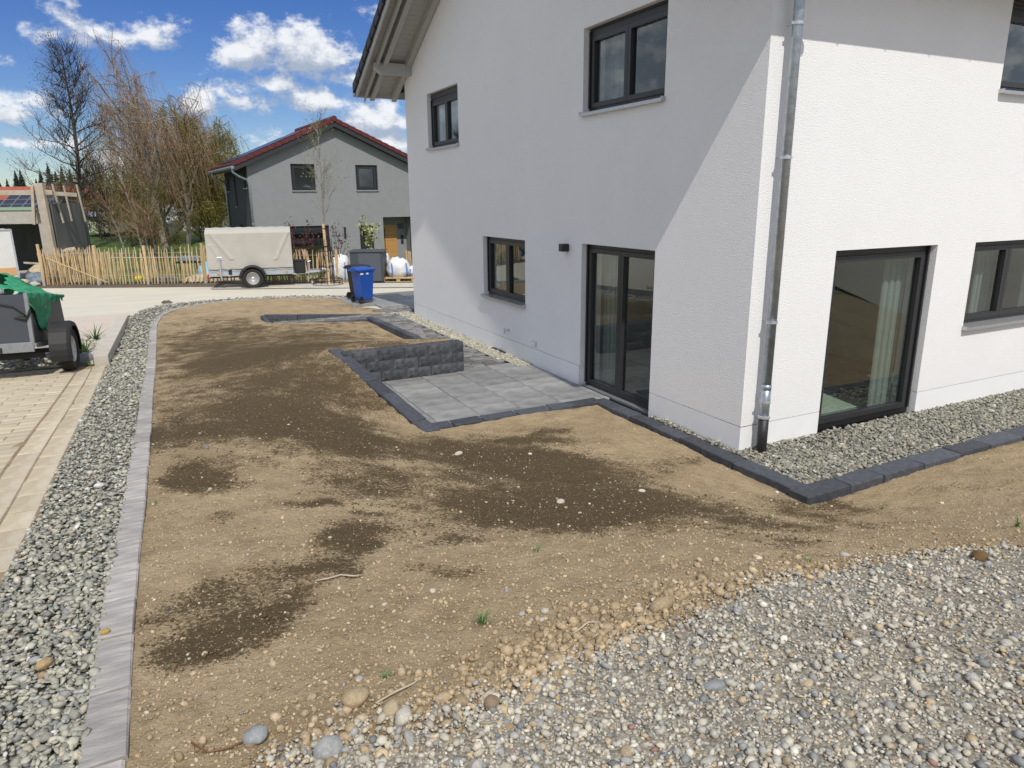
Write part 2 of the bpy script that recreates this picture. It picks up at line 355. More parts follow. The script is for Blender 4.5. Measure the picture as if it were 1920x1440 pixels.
MT = dict(
    stucco=mat('white_stucco', (.88, .88, .875), .9, .018, 1.3, .0095, 62, spec=.2),
    plinth=mat('plinth_stucco', (.86, .865, .87), .9, .02, 3, .0025, 160, spec=.2),
    anth=mat('anthracite_frame', (.020, .020, .022), .42, .05, 20),
    anth2=mat('anthracite_sash', (.030, .030, .033), .40, .05, 20),
    alu=mat('aluminium_sill', (.52, .53, .54), .35, .04, 10, metal=.7),
    zinc=mat('zinc', (.42, .47, .52), .38, .22, 14, .0006, 40, metal=.75),
    blackpipe=mat('black_pipe', (.022, .022, .024), .5, .3, 30),
    glass=glass_mat('window_glass', (.80, .87, .84), boost=1.5), glass_far=glass_mat('far_window_glass', (.5, .55, .55), 1.6),
    room=mat('room_plaster', (.42, .42, .40), .9), roomfloor=mat('room_floor', (.17, .18, .165), .7, .08, 6),
    curtain=mat('curtain_cloth', (.25, .285, .27), .9, .05, 20), wood_brown=mat('brown_wood', (.16, .075, .035), .5, .2, 20),
    greywood=mat('grey_painted_wood', (.44, .44, .43), .6, .05, 12, .0006, 60),
    tile=mat('dark_roof_tile', (.014, .013, .014), .55, .25, 12),
    soil=soil_mat(),
    kerb=mat('dark_basalt', (.042, .047, .058), .75, .35, 14, .004, 45, col2=(.085, .093, .112), orand=.28),
    stonewall=mat('split_basalt', (.034, .036, .041), .8, .5, 12, .006, 40, col2=(.11, .116, .128), orand=.25),
    slab=mat('grey_slab', (.165, .165, .164), .6, .12, 2.6, .0008, 80, col2=(.345, .343, .335), stretch=(1, 1.8, 1), orand=.18),
    paver=mat('path_paver', (.09, .09, .092), .8, .4, 9, .003, 70, col2=(.26, .25, .235), orand=.4),
    edge=mat('grey_edging_stone', (.24, .23, .225), .8, .3, 4, .006, 12, col2=(.50, .46, .42), stretch=(4.5, 1.1, 1), orand=.16),
    sandpave=mat('sandy_paver', (.44, .35, .225), .85, .2, 2.6, .004, 40, col2=(.61, .545, .425), stretch=(1, 2.2, 1), orand=.10), joint=mat('joint_dirt', (.27, .20, .12), .95, .3, 6),
    road=mat('pale_road', (.63, .585, .475), .9, .1, .8, .004, 50, col2=(.545, .52, .435), stretch=(.5, 2, 1)),
    concrete=mat('concrete', (.53, .49, .42), .85, .12, 3, .002, 60), pinkslab=mat('pinkish_concrete', (.56, .48, .41), .85, .06, 2),
    slate=mat('slate_chip', (.3, .3, .28), .8, .25, 60, attr=True), pebble=mat('pebble', (.4, .4, .38), .72, .22, 90, attr=True), clod=mat('soil_clod', (.35, .26, .16), .95, .25, 70, attr=True, bump=.006, bscale=120, spec=.1),
    slatebed=gravel_bed_mat('slate_bed', (.12, .118, .10), (.20, .196, .165), (.27, .26, .215), 34), pebblebed=gravel_bed_mat('pebble_bed', (.14, .125, .10), (.25, .225, .175), (.36, .32, .255), 80, .0045),
    grass=mat('meadow_grass', (.065, .12, .025), .9, .3, 2.2, .05, 30, col2=(.14, .20, .05)), blade=mat('grass_blade', (.06, .14, .03), .6, .3, 30, col2=(.12, .22, .06)),
    verge=mat('dark_verge', (.13, .10, .07), .95, .4, 8, .03, 30),
    picket=mat('chestnut_picket', (.50, .345, .175), .75, .28, 5, .003, 50, col2=(.62, .47, .28), orand=.2), paleplank=mat('weathered_plank', (.40, .335, .25), .8, .2, 4, .002, 50, col2=(.54, .475, .38)),
    bark=mat('dark_bark', (.085, .072, .058), .9, .4, 6, .01, 20), birchbark=mat('pale_bark', (.16, .14, .115), .9, .5, 3, .008, 20, col2=(.36, .33, .28)), youngbark=mat('young_bark', (.24, .24, .11), .8, .3, 8),
    twig=mat('red_brown_twig', (.27, .15, .082), .9, .4, .8, col2=(.42, .31, .18)), twigdark=mat('dark_twig', (.085, .066, .056), .9, .3, 2), willow=mat('yellow_green_twig', (.19, .155, .035), .85, .35, .9, col2=(.27, .235, .055)), olive=mat('olive_bud_twig', (.11, .10, .03), .9, .4, 1.3, col2=(.19, .15, .05)),
    conifer=mat('conifer_needles', (.014, .026, .016), .9, .4, 1.5), redleaf=mat('red_leaves', (.10, .022, .026), .6, .4, 10), paleleaf=mat('pale_new_leaves', (.34, .36, .14), .6, .3, 12), shrubgreen=mat('shrub_green', (.045, .075, .02), .8, .4, 3),
    grey=mat('grey_render', (.278, .28, .292), .9, .05, 3, .004, 90, spec=.2), greyshade=mat('shaded_grey_render', (.075, .079, .088), .9, .05, 3, .004, 90, spec=.2), redtile=mat('red_roof_tile', (.115, .020, .018), .55, .2, 6), redroof=mat('orange_roof', (.33, .085, .048), .8, .15, 1), squaregravel=mat('plain_gravel', (.40, .365, .31), .95, .12, .6),
    soffdark=mat('dark_soffit', (.028, .031, .036), .6), pv=mat('solar_cell', (.012, .018, .045), .25, .1, 3), pvframe=mat('solar_frame', (.5, .52, .55), .4, metal=.5), oak=mat('oak_door', (.46, .235, .07), .5, .22, 5, stretch=(1, 1, 9), col2=(.55, .30, .10)),
    tarp=mat('beige_tarpaulin', (.46, .44, .385), .75, .05, 2.5, .004, 14), galv=mat('galvanised', (.55, .58, .62), .4, .1, 12, metal=.55), black=mat('black_plastic', (.018, .018, .019), .62, .1, 20), rubber=mat('tyre_rubber', (.022, .021, .02), .85, .3, 30, .002, 80), rim=mat('silver_rim', (.60, .60, .60), .35, .05, 10, metal=.5),
    blue=mat('blue_plastic', (.016, .080, .37), .38, .08, 6), white=mat('white_paint', (.66, .66, .64), .6, .05, 3), wovenwhite=mat('woven_white_bag', (.70, .71, .72), .8, .08, 8, .008, 30), bluestrap=mat('blue_strap', (.08, .17, .48), .7), bluetarp=mat('light_blue_tarp', (.22, .46, .60), .6, .15, 5, .01, 10),
    green=mat('green_net', (.015, .20, .085), .7, .45, 11, .01, 26, col2=(.05, .38, .19)), greybox=mat('grey_metal_panel', (.055, .062, .072), .5, .05, 3), amber=mat('amber_reflector', (.65, .24, .02), .3), redlamp=mat('red_reflector', (.4, .02, .02), .3), turq=mat('turquoise_bag', (.12, .52, .46), .6, .2, 9), number=mat('dark_number', (.02, .021, .024), .5), sand=mat('sand_heap', (.50, .41, .29), .9, .15, 6, .01, 20), greyblock=mat('shell_concrete', (.135, .135, .13), .9, .2, 2.5, .004, 30, stretch=(1, 1, .3)), dullgalv=mat('dull_galvanised', (.25, .26, .27), .6, .15, 12, metal=.3), rawblock=mat('raw_block', (.46, .43, .37), .9, .14, 3, .006, 18), hill=mat('far_woods', (.03, .045, .022), .95, .4, .05), chrome=mat('chrome', (.7, .7, .7), .15, metal=1.0), yellow=mat('yellow_plastic', (.75, .55, .03), .5), rust=mat('rusty_stone', (.42, .24, .10), .8, .2, 20), bluegrey=mat('blue_grey_sheet', (.16, .21, .26), .6, .4, 10))
# ---------------------------------------------------------------- terrain
CP=np.array([
(-5.97,-7,1.3),(-5.97,-4.5,1.12),(-5.97,-3.2,1.0),(-5.97,-1.8,.9),(-5.96,-.5,.77),(-5.94,.5,.7),(-5.92,2,.59),(-5.9,4,.43),(-5.88,6.5,.24),(-5.86,9,.1),(-5.8,11,.03),(-5,14,0),(-3,15,0),(-1,14,0),
(-7.5,-7,1.3),(-7.5,-3.2,1.0),(-7.5,0,.74),(-7.5,3,.51),(-7.5,6.5,.24),(-7.5,9,.1),(-7.5,12,0),(-10,-5,1.15),(-10,0,.74),(-10,4,.43),(-10,9,.1),(-10,13,0),(-8,16,0),(-3,18,0),(2,16,0),(4,13,0),
(-3.45,5.5,.49),(-3.0,2.45,.01),(-3.2,3.9,.25),(-1.3,5.45,.47),(-2.3,5.45,.49),(-1.0,7.6,-.02),(-1.4,10.3,-.02),
(-4.6,3.5,.42),(-4.6,1,.56),(-4.6,6.5,.32),(-4.5,10,.08),(-3.6,9,.12),(-2.5,7.5,.24),(-2.2,12.5,0),(-3.6,11.2,.1),
(-3,1.2,.14),(-1.6,2.3,-.02),(-.5,2.3,-.04),(-.5,1.0,-.04),(-.5,-.8,-.05),(-.35,-1.5,-.06),(1,-1.4,-.04),(3.6,-1.3,-.03),(6,-1.3,0),(-1.5,1.2,.04),
(-2,-1,.25),(-3,-1,.42),(-4.5,-1,.66),(-3.5,-3,.88),(-2,-3,.70),(-.5,-3,.5),(1.5,-3,.45),(3.5,-2.6,.35),
(-4,-4,1.05),(-2,-4.2,.98),(0,-4.3,.9),(2,-4.2,.86),(4.5,-4.5,.9),(-3,-7,1.2),(0,-7,1.15),(4,-7,1.15),(7,-7,1.1),(7,-3,.5)],float)
def tps(r2): return np.where(r2>1e-12,r2*np.log(np.maximum(r2,1e-12)),0.)
def _fit():
    n=len(CP);A=np.zeros((n+3,n+3))
    d=CP[:,None,:2]-CP[None,:,:2]
    A[:n,:n]=tps((d**2).sum(-1))+np.eye(n)*.05
    A[:n,n]=1;A[:n,n+1:n+3]=CP[:,:2];A[n:,:n]=A[:n,n:].T
    return np.linalg.solve(A,np.r_[CP[:,2],0,0,0])
WT=_fit()
def H(x,y):
    x=np.asarray(x,float);y=np.asarray(y,float);s=x.shape
    x=x.ravel();y=y.ravel();z=WT[len(CP)]+WT[len(CP)+1]*x+WT[len(CP)+2]*y
    for c,w in zip(CP,WT): z=z+w*tps((x-c[0])**2+(y-c[1])**2)
    return z.reshape(s)
def lerp(T, y):
    T = np.asarray(T, float); return np.interp(y, T[:, 0], T[:, 1])
ER = [(-5.99, -7.5), (-5.978, -3.28), (-5.97, -1.67), (-5.96, -.94), (-5.943, .3), (-5.92, 2.3), (-5.908, 4), (-5.88, 6.4), (-5.84, 10.4), (-5.80, 12.8), (-5.66, 14.3), (-5.25, 15.4), (-4.55, 16.02), (-3.54, 16.33), (-2.4, 16.08), (-1.4, 15.6), (-.9, 15.0)]
EL = [(-6.64, -7.5), (-6.62, -1.5), (-6.622, .7), (-6.615, 3.4), (-6.61, 7.6), (-6.52, 11.5), (-6.44, 14.3), (-6.15, 15.6), (-5.65, 16.4), (-4.8, 16.75), (-3.5, 16.76), (-1.9, 16.34), (-.75, 15.75), (.1, 15.2)]
PATIO_CUT = [(-.28, -1.24), (9.5, -1.08), (9.5, .3), (.3, .3), (.3, 11.9), (-1.15, 11.85), (-3.5, 11.85), (-3.47, 11.13), (-1.22, 10.96), (-1.08, 8), (-1.34, 5.34), (-3.38, 5.34), (-2.95, 2.46), (-.29, 2.46)]
APRON = [(-1.25, 14.6), (-.95, 13.3), (.05, 12.0), (9, 11.6), (14, 13), (14, 8), (20, 6), (4, 13.6), (.2, 15.1), (-.9, 15.0)]
BX = np.array([-7, -5.96, -5.37, -4.82, -4.62, -4.31, -3.99, -3.6, -3.27, -2.7, -2.15, -1.73, -1.25, 2, 9])
BY = np.array([-3.75, -3.72, -3.63, -3.68, -3.68, -3.53, -3.46, -3.36, -3.36, -3.4, -3.44, -3.49, -3.58, -4.0, -4.5])
bound = lambda x: np.interp(x, BX, BY)
def er_x(y): return np.interp(y, [p[1] for p in ER[:10]], [p[0] for p in ER[:10]])
# damp patches seen in the photograph (x, y, half sizes along the view's right and forward, weight)
DAMP = [(-4.13, 3.91, 2.1, 2.87, 0.75), (-2.82, 0.88, 1.49, 1.57, 0.8), (-4.31, 9.24, 2.32, 3.61, 0.5), (-4.24, -0.07, 0.72, 0.76, 0.55), (-4.42, -1.49, 0.89, 0.59, 0.42), (-5.67, 2.82, 0.37, 3.16, 0.6), (-5.38, -2.23, 0.47, 0.5, 0.5), (-2.07, -1.3, 1.14, 1.13, 0.7), (-4.26, 1.45, 1.04, 1.24, 0.8), (-4.21, 6.32, 1.76, 2.9, 0.75), (-3.39, 7.99, 2.07, 2.44, 0.45), (-1.87, 11.0, 1.35, 1.02, 0.35), (-4.58, 2.78, 1.45, 1.92, 1), (-5.43, 2.23, 0.53, 1.32, 0.8), (-5.58, 0.29, 0.4, 0.42, 0.9), (-5.56, -0.96, 0.19, 0.24, 0.6), (-2.62, 0.22, 1.5, 1.44, 1.05), (-2.95, -1.1, 1.37, 1.0, 1.0), (-3.56, 0.2, 0.46, 0.94, 0.5), (-1.9, 1.25, 0.95, 0.41, 0.8), (-1.87, -2.0, 0.85, 0.66, 0.7), (-0.57, -1.51, 0.91, 0.44, 0.6), (-4.86, -1.79, 0.29, 0.57, 1.1), (-5.22, -2.2, 0.41, 0.23, 0.9), (-5.59, -2.62, 0.24, 0.22, 1.05), (-5.37, -2.49, 0.23, 0.22, 0.75), (-4.05, -1.88, 0.3, 0.26, 0.55), (-4.53, -0.99, 0.22, 0.18, 0.7), (-4.84, -0.66, 0.23, 0.15, 0.6), (-2.76, 2.71, 0.35, 0.48, 0.3), (1.21, -1.79, 0.78, 0.38, 0.35), (-0.89, 0.06, 0.59, 0.53, 0.5), (-4.43, -2.45, 0.26, 0.12, 0.4), (-1.23, 13.63, 1.32, 0.76, 0.3), (-5.17, 4.37, 0.62, 0.73, 0.5), (-0.86, -2.17, 0.52, 0.6, 0.5), (-6.0, 4.17, 0.16, 2.34, 0.5), (-4.42, 7.4, 1.44, 1.19, 0.5), (-4.21, 12.5, 1.68, 0.95, 0.3)]
def damp_at(x, y):
    r = np.zeros_like(x)
    wx = x + (fbm(x, y, 1.3, 3, 3) - .5) * .9; wy = y + (fbm(x, y, 1.1, 3, 8) - .5) * .9
    for (cx, cy, a, b, w) in DAMP:
        u = ((wx - cx) * .893 - (wy - cy) * .449) / a; v = ((wx - cx) * .449 + (wy - cy) * .893) / b
        r = np.maximum(r, w * np.clip(1.25 - np.sqrt(u * u + v * v), 0, 1.0))
    return np.clip(r * .8 + .06 + .34 * np.clip(fbm(x * .893 - y * .449, (x * .449 + y * .893) * 1.3, .8, 4, 31) * 2 - .80, 0, 1) + .06 * np.clip((y - 4) / 4, 0, 1), 0, 1)
def soil_z(x, y):
    z = H(x, y)
    near = np.clip(1 - (np.hypot(x + 5.7, y + 5.6) - 6) / 8, .15, 1)
    return z + near * ((fbm(x, y, 2.2, 3, 2) - .5) * .045 + (fbm(x, y, 8, 3, 4) - .5) * .040)
def sheet(name, x0, x1, y0, y1, st, keep, mt, zf, attrs=None, kind='structure'):
    xs = np.arange(x0, x1 + st / 2, st); ys = np.arange(y0, y1 + st / 2, st); X, Y = np.meshgrid(xs, ys, indexing='ij'); n, m = X.shape
    cx = (X[:-1, :-1] + st / 2); cy = (Y[:-1, :-1] + st / 2); K = keep(cx, cy)
    I = np.arange(n * m).reshape(n, m); F = np.stack([I[:-1, :-1], I[1:, :-1], I[1:, 1:], I[:-1, 1:]], -1)[K]
    used = np.unique(F); mp = np.full(n * m, -1); mp[used] = np.arange(len(used))
    x, y = X.ravel()[used], Y.ravel()[used]
    o = fast_mesh(name, np.stack([x, y, zf(x, y)], 1), mp[F], mt, None, True, {k: f(x, y) for k, f in (attrs or {}).items()})
    o['kind'] = kind; return o
ARC = ER + [(-.9, 14.9), (-.7, 13.1), (.2, 11.6), (12, 11.6), (12, -7.5)]
def keep_soil(x, y):
    k = inside([(p[0] - .03, p[1]) for p in ER] + [(-.9, 14.6), (-.8, 13.2), (.2, 11.9), (12, 11.9), (12, -7.5)], x, y)
    return k & ~inside(PATIO_CUT, x, y) & ~((x > .2) & (y > .1) & (y < 11.3))
sheet('garden_soil', -6.2, 7.5, -5.2, 16.6, .045, keep_soil, MT['soil'], soil_z, {'damp': damp_at})
sheet('gravel_ground', -6.0, 7.5, -7.5, -3.0, .06, lambda x, y: (y < bound(x) + (fbm(x, y, 2.5, 3, 5) - .5) * .3) & (x > er_x(y)), MT['pebblebed'], lambda x, y: soil_z(x, y) + .012)
# gravel strip base, paving base, street, verge, meadow
BAND = [(p[0] - .02, p[1]) for p in EL] + [(p[0] - .1, p[1]) for p in ER[:9]][::-1]
BAND = [(p[0], p[1]) for p in EL] + [(.1, 15.1), (-.9, 15.0)] + [(p[0] - .05, p[1]) for p in ER][::-1]
sheet('slate_strip', -6.75, .2, -7.5, 17, .07, lambda x, y: inside(BAND, x, y), MT['slatebed'], lambda x, y: H(x, y) - .012)
PAVE = [(-6.63, -7.5), (-6.63, 7.85), (-12, 8.6), (-12, -7.5)]
sheet('paving_base', -12, -6.6, -7.5, 9, .15, lambda x, y: x < -6.55, MT['joint'], lambda x, y: H(x, y) - .005)
sheet('planting_bed', -12, -6.45, 8.0, 11.9, .12, lambda x, y: (x < -6.7 + .015 * (y - 8)), MT['pebblebed'], lambda x, y: H(x, y) + .0 + .02 * fbm(x, y, 3))
def poly_sheet(name, poly, z, mt, kind='structure'):
    mb = MB(); mb.add([(p[0], p[1], z) for p in poly], [tuple(range(len(poly)))]); return mb.build(name, mt, kind=kind)
poly_sheet('concrete_apron', [(-14, 11.3), (-6.72, 11.3), (-6.48, 14.1), (-6.4, 15.0), (-14, 15.4)], .022, MT['pinkslab'])
S_ = np.array([.891, -.454]); N_ = np.array([.454, .891]); F0 = np.array([-9.24, 24.04])
def street(t, n): return tuple(F0 + S_ * t + N_ * n)
poly_sheet('street', [(-70, 20), (-12, 14.2), (-6.3, 13.6), (-5.5, 12), (3, 11.5), (12, 11.4), (50, -8), street(70, -.75), street(-70, -.75)], -.035, MT['road'])
poly_sheet('verge', [street(-70, -.75), street(70, -.75), street(70, 1.2), street(-70, 1.2)], -.03, MT['verge'])
poly_sheet('pavement_edge', [street(6.5, -1.5), street(30, -1.5), street(30, -.2), street(6.5, -.2)], -.012, MT['concrete'])
def meadow_z(x, y):
    n = (x - F0[0]) * N_[0] + (y - F0[1]) * N_[1]
    z = -.04 - .56 * np.clip(n / 7, 0, 1) + np.clip((n - 13) / 9, 0, 1) * .85 + np.clip((n - 30) / 200, 0, 1) * 1.6 + np.clip((n - 240) / 900, 0, 1) * 3
    return z + (fbm(x, y, .25, 3) - .5) * .25 * np.clip(n / 10, 0, 1)
def far_sheet():
    t = np.concatenate([np.linspace(-1200, -60, 20), np.linspace(-55, 60, 90), np.linspace(70, 1200, 20)]); n = np.concatenate([np.linspace(1.1, 60, 70), np.geomspace(64, 1500, 30)])
    T, Nn = np.meshgrid(t, n, indexing='ij'); x = F0[0] + S_[0] * T + N_[0] * Nn; y = F0[1] + S_[1] * T + N_[1] * Nn
    mb = MB(); mb.grid(np.stack([x, y, meadow_z(x, y)], -1)); return mb.build('meadow', MT['grass'], smooth=True, kind='structure')
far_sheet()
mb = MB(); mb.add([(-1500, -1500, -.7), (1500, -1500, -.7), (1500, 40, -.7), (-1500, 40, -.7)], [(0, 1, 2, 3)]); mb.build('ground', MT['pebblebed'], kind='structure')
# the gravel square behind the photographer, seen only in the window panes
sheet('gravel_square', -60, 60, -60, -7.4, 2.0, lambda x, y: x < 1e9, MT['squaregravel'], lambda x, y: 1.2 + 0 * x)
sheet('gravel_square', 7.4, 60, -7.5, 0, .6, lambda x, y: x < 1e9, MT['squaregravel'], lambda x, y: 1.2 * np.clip((-1.2 - y) / 4.5, -.05, 1))

# ---------------------------------------------------------------- edging of pale grey stones along the path
def along(pts, n=400):
    P = np.array(pts, float); d = np.r_[0, np.cumsum(np.hypot(*np.diff(P, axis=0).T))]
    return lambda s: np.array([np.interp(s, d, P[:, k]) for k in range(P.shape[1])]), d[-1]
def stone_mesh(name, L, Wd, Ht, mt, rough=.004, bev=.008, seed=0, parent=None):
    """a cut stone, subdivided a little and dented, origin on its top centre"""
    bm = bmesh.new(); bmesh.ops.create_cube(bm, size=1); bmesh.ops.scale(bm, vec=(L, Wd, Ht), verts=bm.verts); bmesh.ops.translate(bm, vec=(0, 0, -Ht / 2), verts=bm.verts)
    bmesh.ops.bevel(bm, geom=bm.edges[:] , offset=bev, segments=1, affect='EDGES')
    rnd = random.Random(seed)
    for v in bm.verts: v.co += Vector((rnd.uniform(-1, 1), rnd.uniform(-1, 1), rnd.uniform(-1, 1))) * rough
    me = bpy.data.meshes.new(name); bm.to_mesh(me); bm.free(); me.materials.append(mt); o = bpy.data.objects.new(name, me); COL.objects.link(o)
    if parent: o.parent = parent
    return o
def row_of_stones(root, protos, path, length, s0, s1, lens, zf, off=0.0, gap=.009, jit=.004, name='stone', zslope=True, turn=0.0):
    s = s0; k = 0; rnd = random.Random(3)
    while s < s1 - .02:
        p = protos[rnd.randrange(len(protos))]; l = p['len'] * (1 if not lens else 1)
        a, b = path(s), path(min(s + l, length)); c = (a + b) / 2; d = (b - a)[:2]; d /= np.hypot(*d) + 1e-9
        nrm = np.array([-d[1], d[0]]); q = c[:2] + nrm * (off + rnd.uniform(-jit, jit))
        za, zb = zf(*(a[:2] + nrm * off)), zf(*(b[:2] + nrm * off))
        o = inst(p, parent=root); o.name = name; o.location = (q[0], q[1], (za + zb) / 2 + rnd.uniform(-jit, jit))
        o.rotation_euler = (rnd.uniform(-.01, .01), -math.atan2(zb - za, l) , math.atan2(d[1], d[0]) + (math.pi if rnd.random() < .5 and abs(zb - za) < 1e-4 else 0) + rnd.uniform(-turn, turn))
        s += l + gap; k += 1
    return k
def protos(name, specs, Wd, Ht, mt, rough, bev=.008):
    r = []
    for i, l in enumerate(specs):
        o = stone_mesh(name, l, Wd, Ht, mt, rough, bev, i + 1); o['len'] = l; r.append(o)
    return r
def drop(ps):
    for o in ps: bpy.data.objects.remove(o)
hz = lambda x, y: float(H(np.array([x]), np.array([y]))[0])
edg = thing('path_edging', 'long row of pale grey edging stones between slate chips and bare soil', 'stone edging')
pf, Lp = along(ER)
ps = protos('stone', [.40, .42, .37, .44], .148, .16, MT['edge'], .004)
row_of_stones(edg, ps, pf, Lp, 3.4, 23.0, None, lambda x, y: hz(x, y) + .022, off=.074)
drop(ps); ps = protos('stone', [.34, .3], .12, .14, MT['edge'], .004)
row_of_stones(edg, ps, pf, Lp, 23.0, Lp - .1, None, lambda x, y: hz(x, y) + .02, off=.06); drop(ps)
# kerb of dark basalt round the patio and the corner of the house
krb = thing('dark_kerb', 'dark basalt kerb bordering the patio and the gravel at the house corner', 'kerb')
ps = protos('stone', [.42, .46, .38, .50], .215, .20, MT['kerb'], .006, .01)
pf, Lp = along([(-3.40, 5.46, .50), (-2.94, 2.44, .012)]); lk = {}
def zline(x, y): return float(np.interp(y, [2.44, 5.46], [.02, .535]))
row_of_stones(krb, ps, pf, Lp, 0.0, Lp - .12, None, zline, off=.10)
pf, Lp = along([(-2.96, 2.52), (-.30, 2.52)]); row_of_stones(krb, ps, pf, Lp, 0.0, Lp - .05, None, lambda x, y: .012, off=.03)
pf, Lp = along([(-.19, 2.60), (-.19, -1.02)]); row_of_stones(krb, ps, pf, Lp, 0.0, Lp, None, lambda x, y: .005, off=0)
drop(ps); ps = protos('stone', [.5, .62, .55, .66], .245, .20, MT['kerb'], .006, .01)
pf, Lp = along([(-.32, -1.14), (9, -.98)]); row_of_stones(krb, ps, pf, Lp, 0.0, 6.0, None, lambda x, y: .005, off=0)
drop(ps); ps = protos('stone', [.45, .5], .16, .26, MT['kerb'], .006, .01)
pf, Lp = along([(-1.20, 11.05), (-1.04, 8.1), (-1.31, 5.46)]); row_of_stones(krb, ps, pf, Lp, 0.0, Lp, None, lambda x, y: .07 + max(0, 7.0 - y) * .12, off=0)
pf, Lp = along([(-3.42, 11.18), (-1.2, 11.0)]); row_of_stones(krb, ps, pf, Lp, 0.0, Lp, None, lambda x, y: .03 + max(0, -1.9 - x) * .03, off=0)
drop(ps); ps = protos('stone', [.75, .8], .10, .45, MT['kerb'], .003, .01)
pf, Lp = along([(-3.5, 11.92), (-1.2, 11.86)]); row_of_stones(krb, ps, pf, Lp, 0.0, Lp, None, lambda x, y: .02 + .17 * max(0, min(1, (-1.25 - x) / 2.2)), off=0)
drop(ps); ps = protos('stone', [.36], .10, .35, MT['kerb'], .003, .01)
pf, Lp = along([(-3.50, 11.2), (-3.54, 11.9)]); row_of_stones(krb, ps, pf, Lp, 0.0, Lp, None, lambda x, y: .10 + .1 * (y - 11.2), off=0); drop(ps)

# retaining wall of split basalt, three courses
wl = thing('retaining_wall', 'low wall of split black basalt blocks holding the soil above the patio', 'stone wall')
def split_stone(l, h, dp, seed):
    bm = bmesh.new(); nx = 6
    bmesh.ops.create_grid(bm, x_segments=nx, y_segments=3, size=.5)
    for v in bm.verts:
        x, z = v.co.x * l, v.co.y * h; e = min(.5 - abs(v.co.x), (.5 - abs(v.co.y)) * 1.0)
        y = -.010 * min(1, e * 30) - .006 * mnoise.noise(Vector((x * 9 + seed, z * 9, seed))) - .003 * mnoise.noise(Vector((x * 30 + seed, z * 30, seed)))
        v.co = Vector((x, y - dp / 2, z))
    r = bmesh.ops.extrude_face_region(bm, geom=bm.faces[:])
    for v in [g for g in r['geom'] if isinstance(g, bmesh.types.BMVert)]: v.co.y = dp / 2
    bmesh.ops.recalc_face_normals(bm, faces=bm.faces[:])
    me = bpy.data.meshes.new('block'); bm.to_mesh(me); bm.free(); me.materials.append(MT['stonewall']); o = bpy.data.objects.new('block', me); COL.objects.link(o); o.parent = wl; return o
rows = [(0, [-3.1, -2.67, -2.24, -1.82, -1.43, -1.235]), (1, [-3.2, -2.90, -2.46, -2.04, -1.63, -1.43, -1.235]), (2, [-3.25, -3.1, -2.70, -2.26, -1.86, -1.43, -1.235])]
for r_, xs in rows:
    for i in range(len(xs) - 1):
        l = xs[i + 1] - xs[i]; o = split_stone(l - .006, .165, .26, r_ * 10 + i); o.location = ((xs[i] + xs[i + 1]) / 2, 5.23 + random.uniform(-.006, .006), .083 + .1685 * r_)

# patio slabs
pt = thing('patio', 'sunken terrace of square grey slabs at the glazed gable door', 'patio')
pt['category'] = 'patio'
gx_ = [-2.86, -2.64, -2.008, -1.376, -.744, -.112, -.01]; gy_ = [2.56, 2.80, 3.42, 4.04, 4.66, 5.28]
for i in range(len(gx_) - 1):
    for j in range(len(gy_) - 1):
        x0, x1, y0, y1 = gx_[i], gx_[i + 1], gy_[j], gy_[j + 1]
        if j == 4 and x1 < -1.2: y1 = 5.09
        mb = MB(); mb.box((0, 0, -.02), (x1 - x0 - .009, y1 - y0 - .009, .04), bev=.004)
        o = mb.build('slab', MT['slab'], pt, loc=((x0 + x1) / 2, (y0 + y1) / 2, random.uniform(-.0015, .0015)))
mb = MB(); mb.box((-1.44, 3.9, -.055), (2.84, 2.75, .03)); mb.build('joint_bed', MT['kerb'], pt)
# garden path of small pavers
gp = thing('garden_path', 'narrow path of small dark pavers running beside the gable wall', 'path')
pp = protos('paver', [.235, .235, .155], .152, .06, MT['paver'], .003, .010)
def lay(x0, x1, y0, y1, zf, horiz=False, keep=None):
    rnd = random.Random(9); y = y0; r_ = 0
    while y < y1 - .05:
        x = x0 - (.12 if r_ % 2 else 0)
        while x < x1 - .05:
            p = pp[rnd.randrange(3)]; l = p['len']
            if x + l / 2 > x0 and x + l / 2 < x1 + .03 and (keep is None or keep(x + l / 2, y + .08)):
                o = inst(p, parent=gp); o.location = (x + l / 2, y + .08, zf(x, y) + rnd.uniform(-.003, .003)); o.rotation_euler = (rnd.uniform(-.01, .01), rnd.uniform(-.01, .01), rnd.uniform(-.02, .02))
            x += l + .008
        y += .163; r_ += 1
lay(-1.22, -.38, 5.30, 11.8, lambda x, y: .004, keep=lambda x, y: x > (-1.31 + (y - 5.46) * .102 if y < 8.1 else -1.04 - (y - 8.1) * .054) + .1)
lay(-3.44, -1.0, 11.25, 11.84, lambda x, y: .004)
lay(-.85, .35, 11.86, 12.5, lambda x, y: .004, keep=lambda x, y: y > 12.05 - .9 * (x + .3) - .1)
drop(pp)
mb = MB(); mb.add([(-3.5, 11.2, -.03), (-1.1, 11.1, -.03), (-1.1, 5.2, -.03), (.1, 5.2, -.03), (.1, 11.85, -.03), (-3.5, 11.9, -.03)], [tuple(range(6))]); mb.build('joint_bed', MT['kerb'], gp)
# apron of slabs by the bins
ap = thing('slab_apron', 'grey slab paving under the blue bin beside the street', 'paving')
for i in range(-2, 8):
    for j in range(0, 6):
        x, y = -1.0 + i * .62 + .0, 12.15 + j * .62
        c = (x + .31, y + .31)
        if c[1] < 13.45 - 1.0 * (c[0] + .9) and c[0] < .05: continue
        if c[1] > 15.35 - .5 * max(0, c[0] - .1) or c[0] < -1.05: continue
        mb = MB(); mb.box((0, 0, -.02), (.612, .612, .05), bev=.003); mb.build('slab', MT['slab'], ap, loc=(*c, .01 + random.uniform(-.002, .002)))

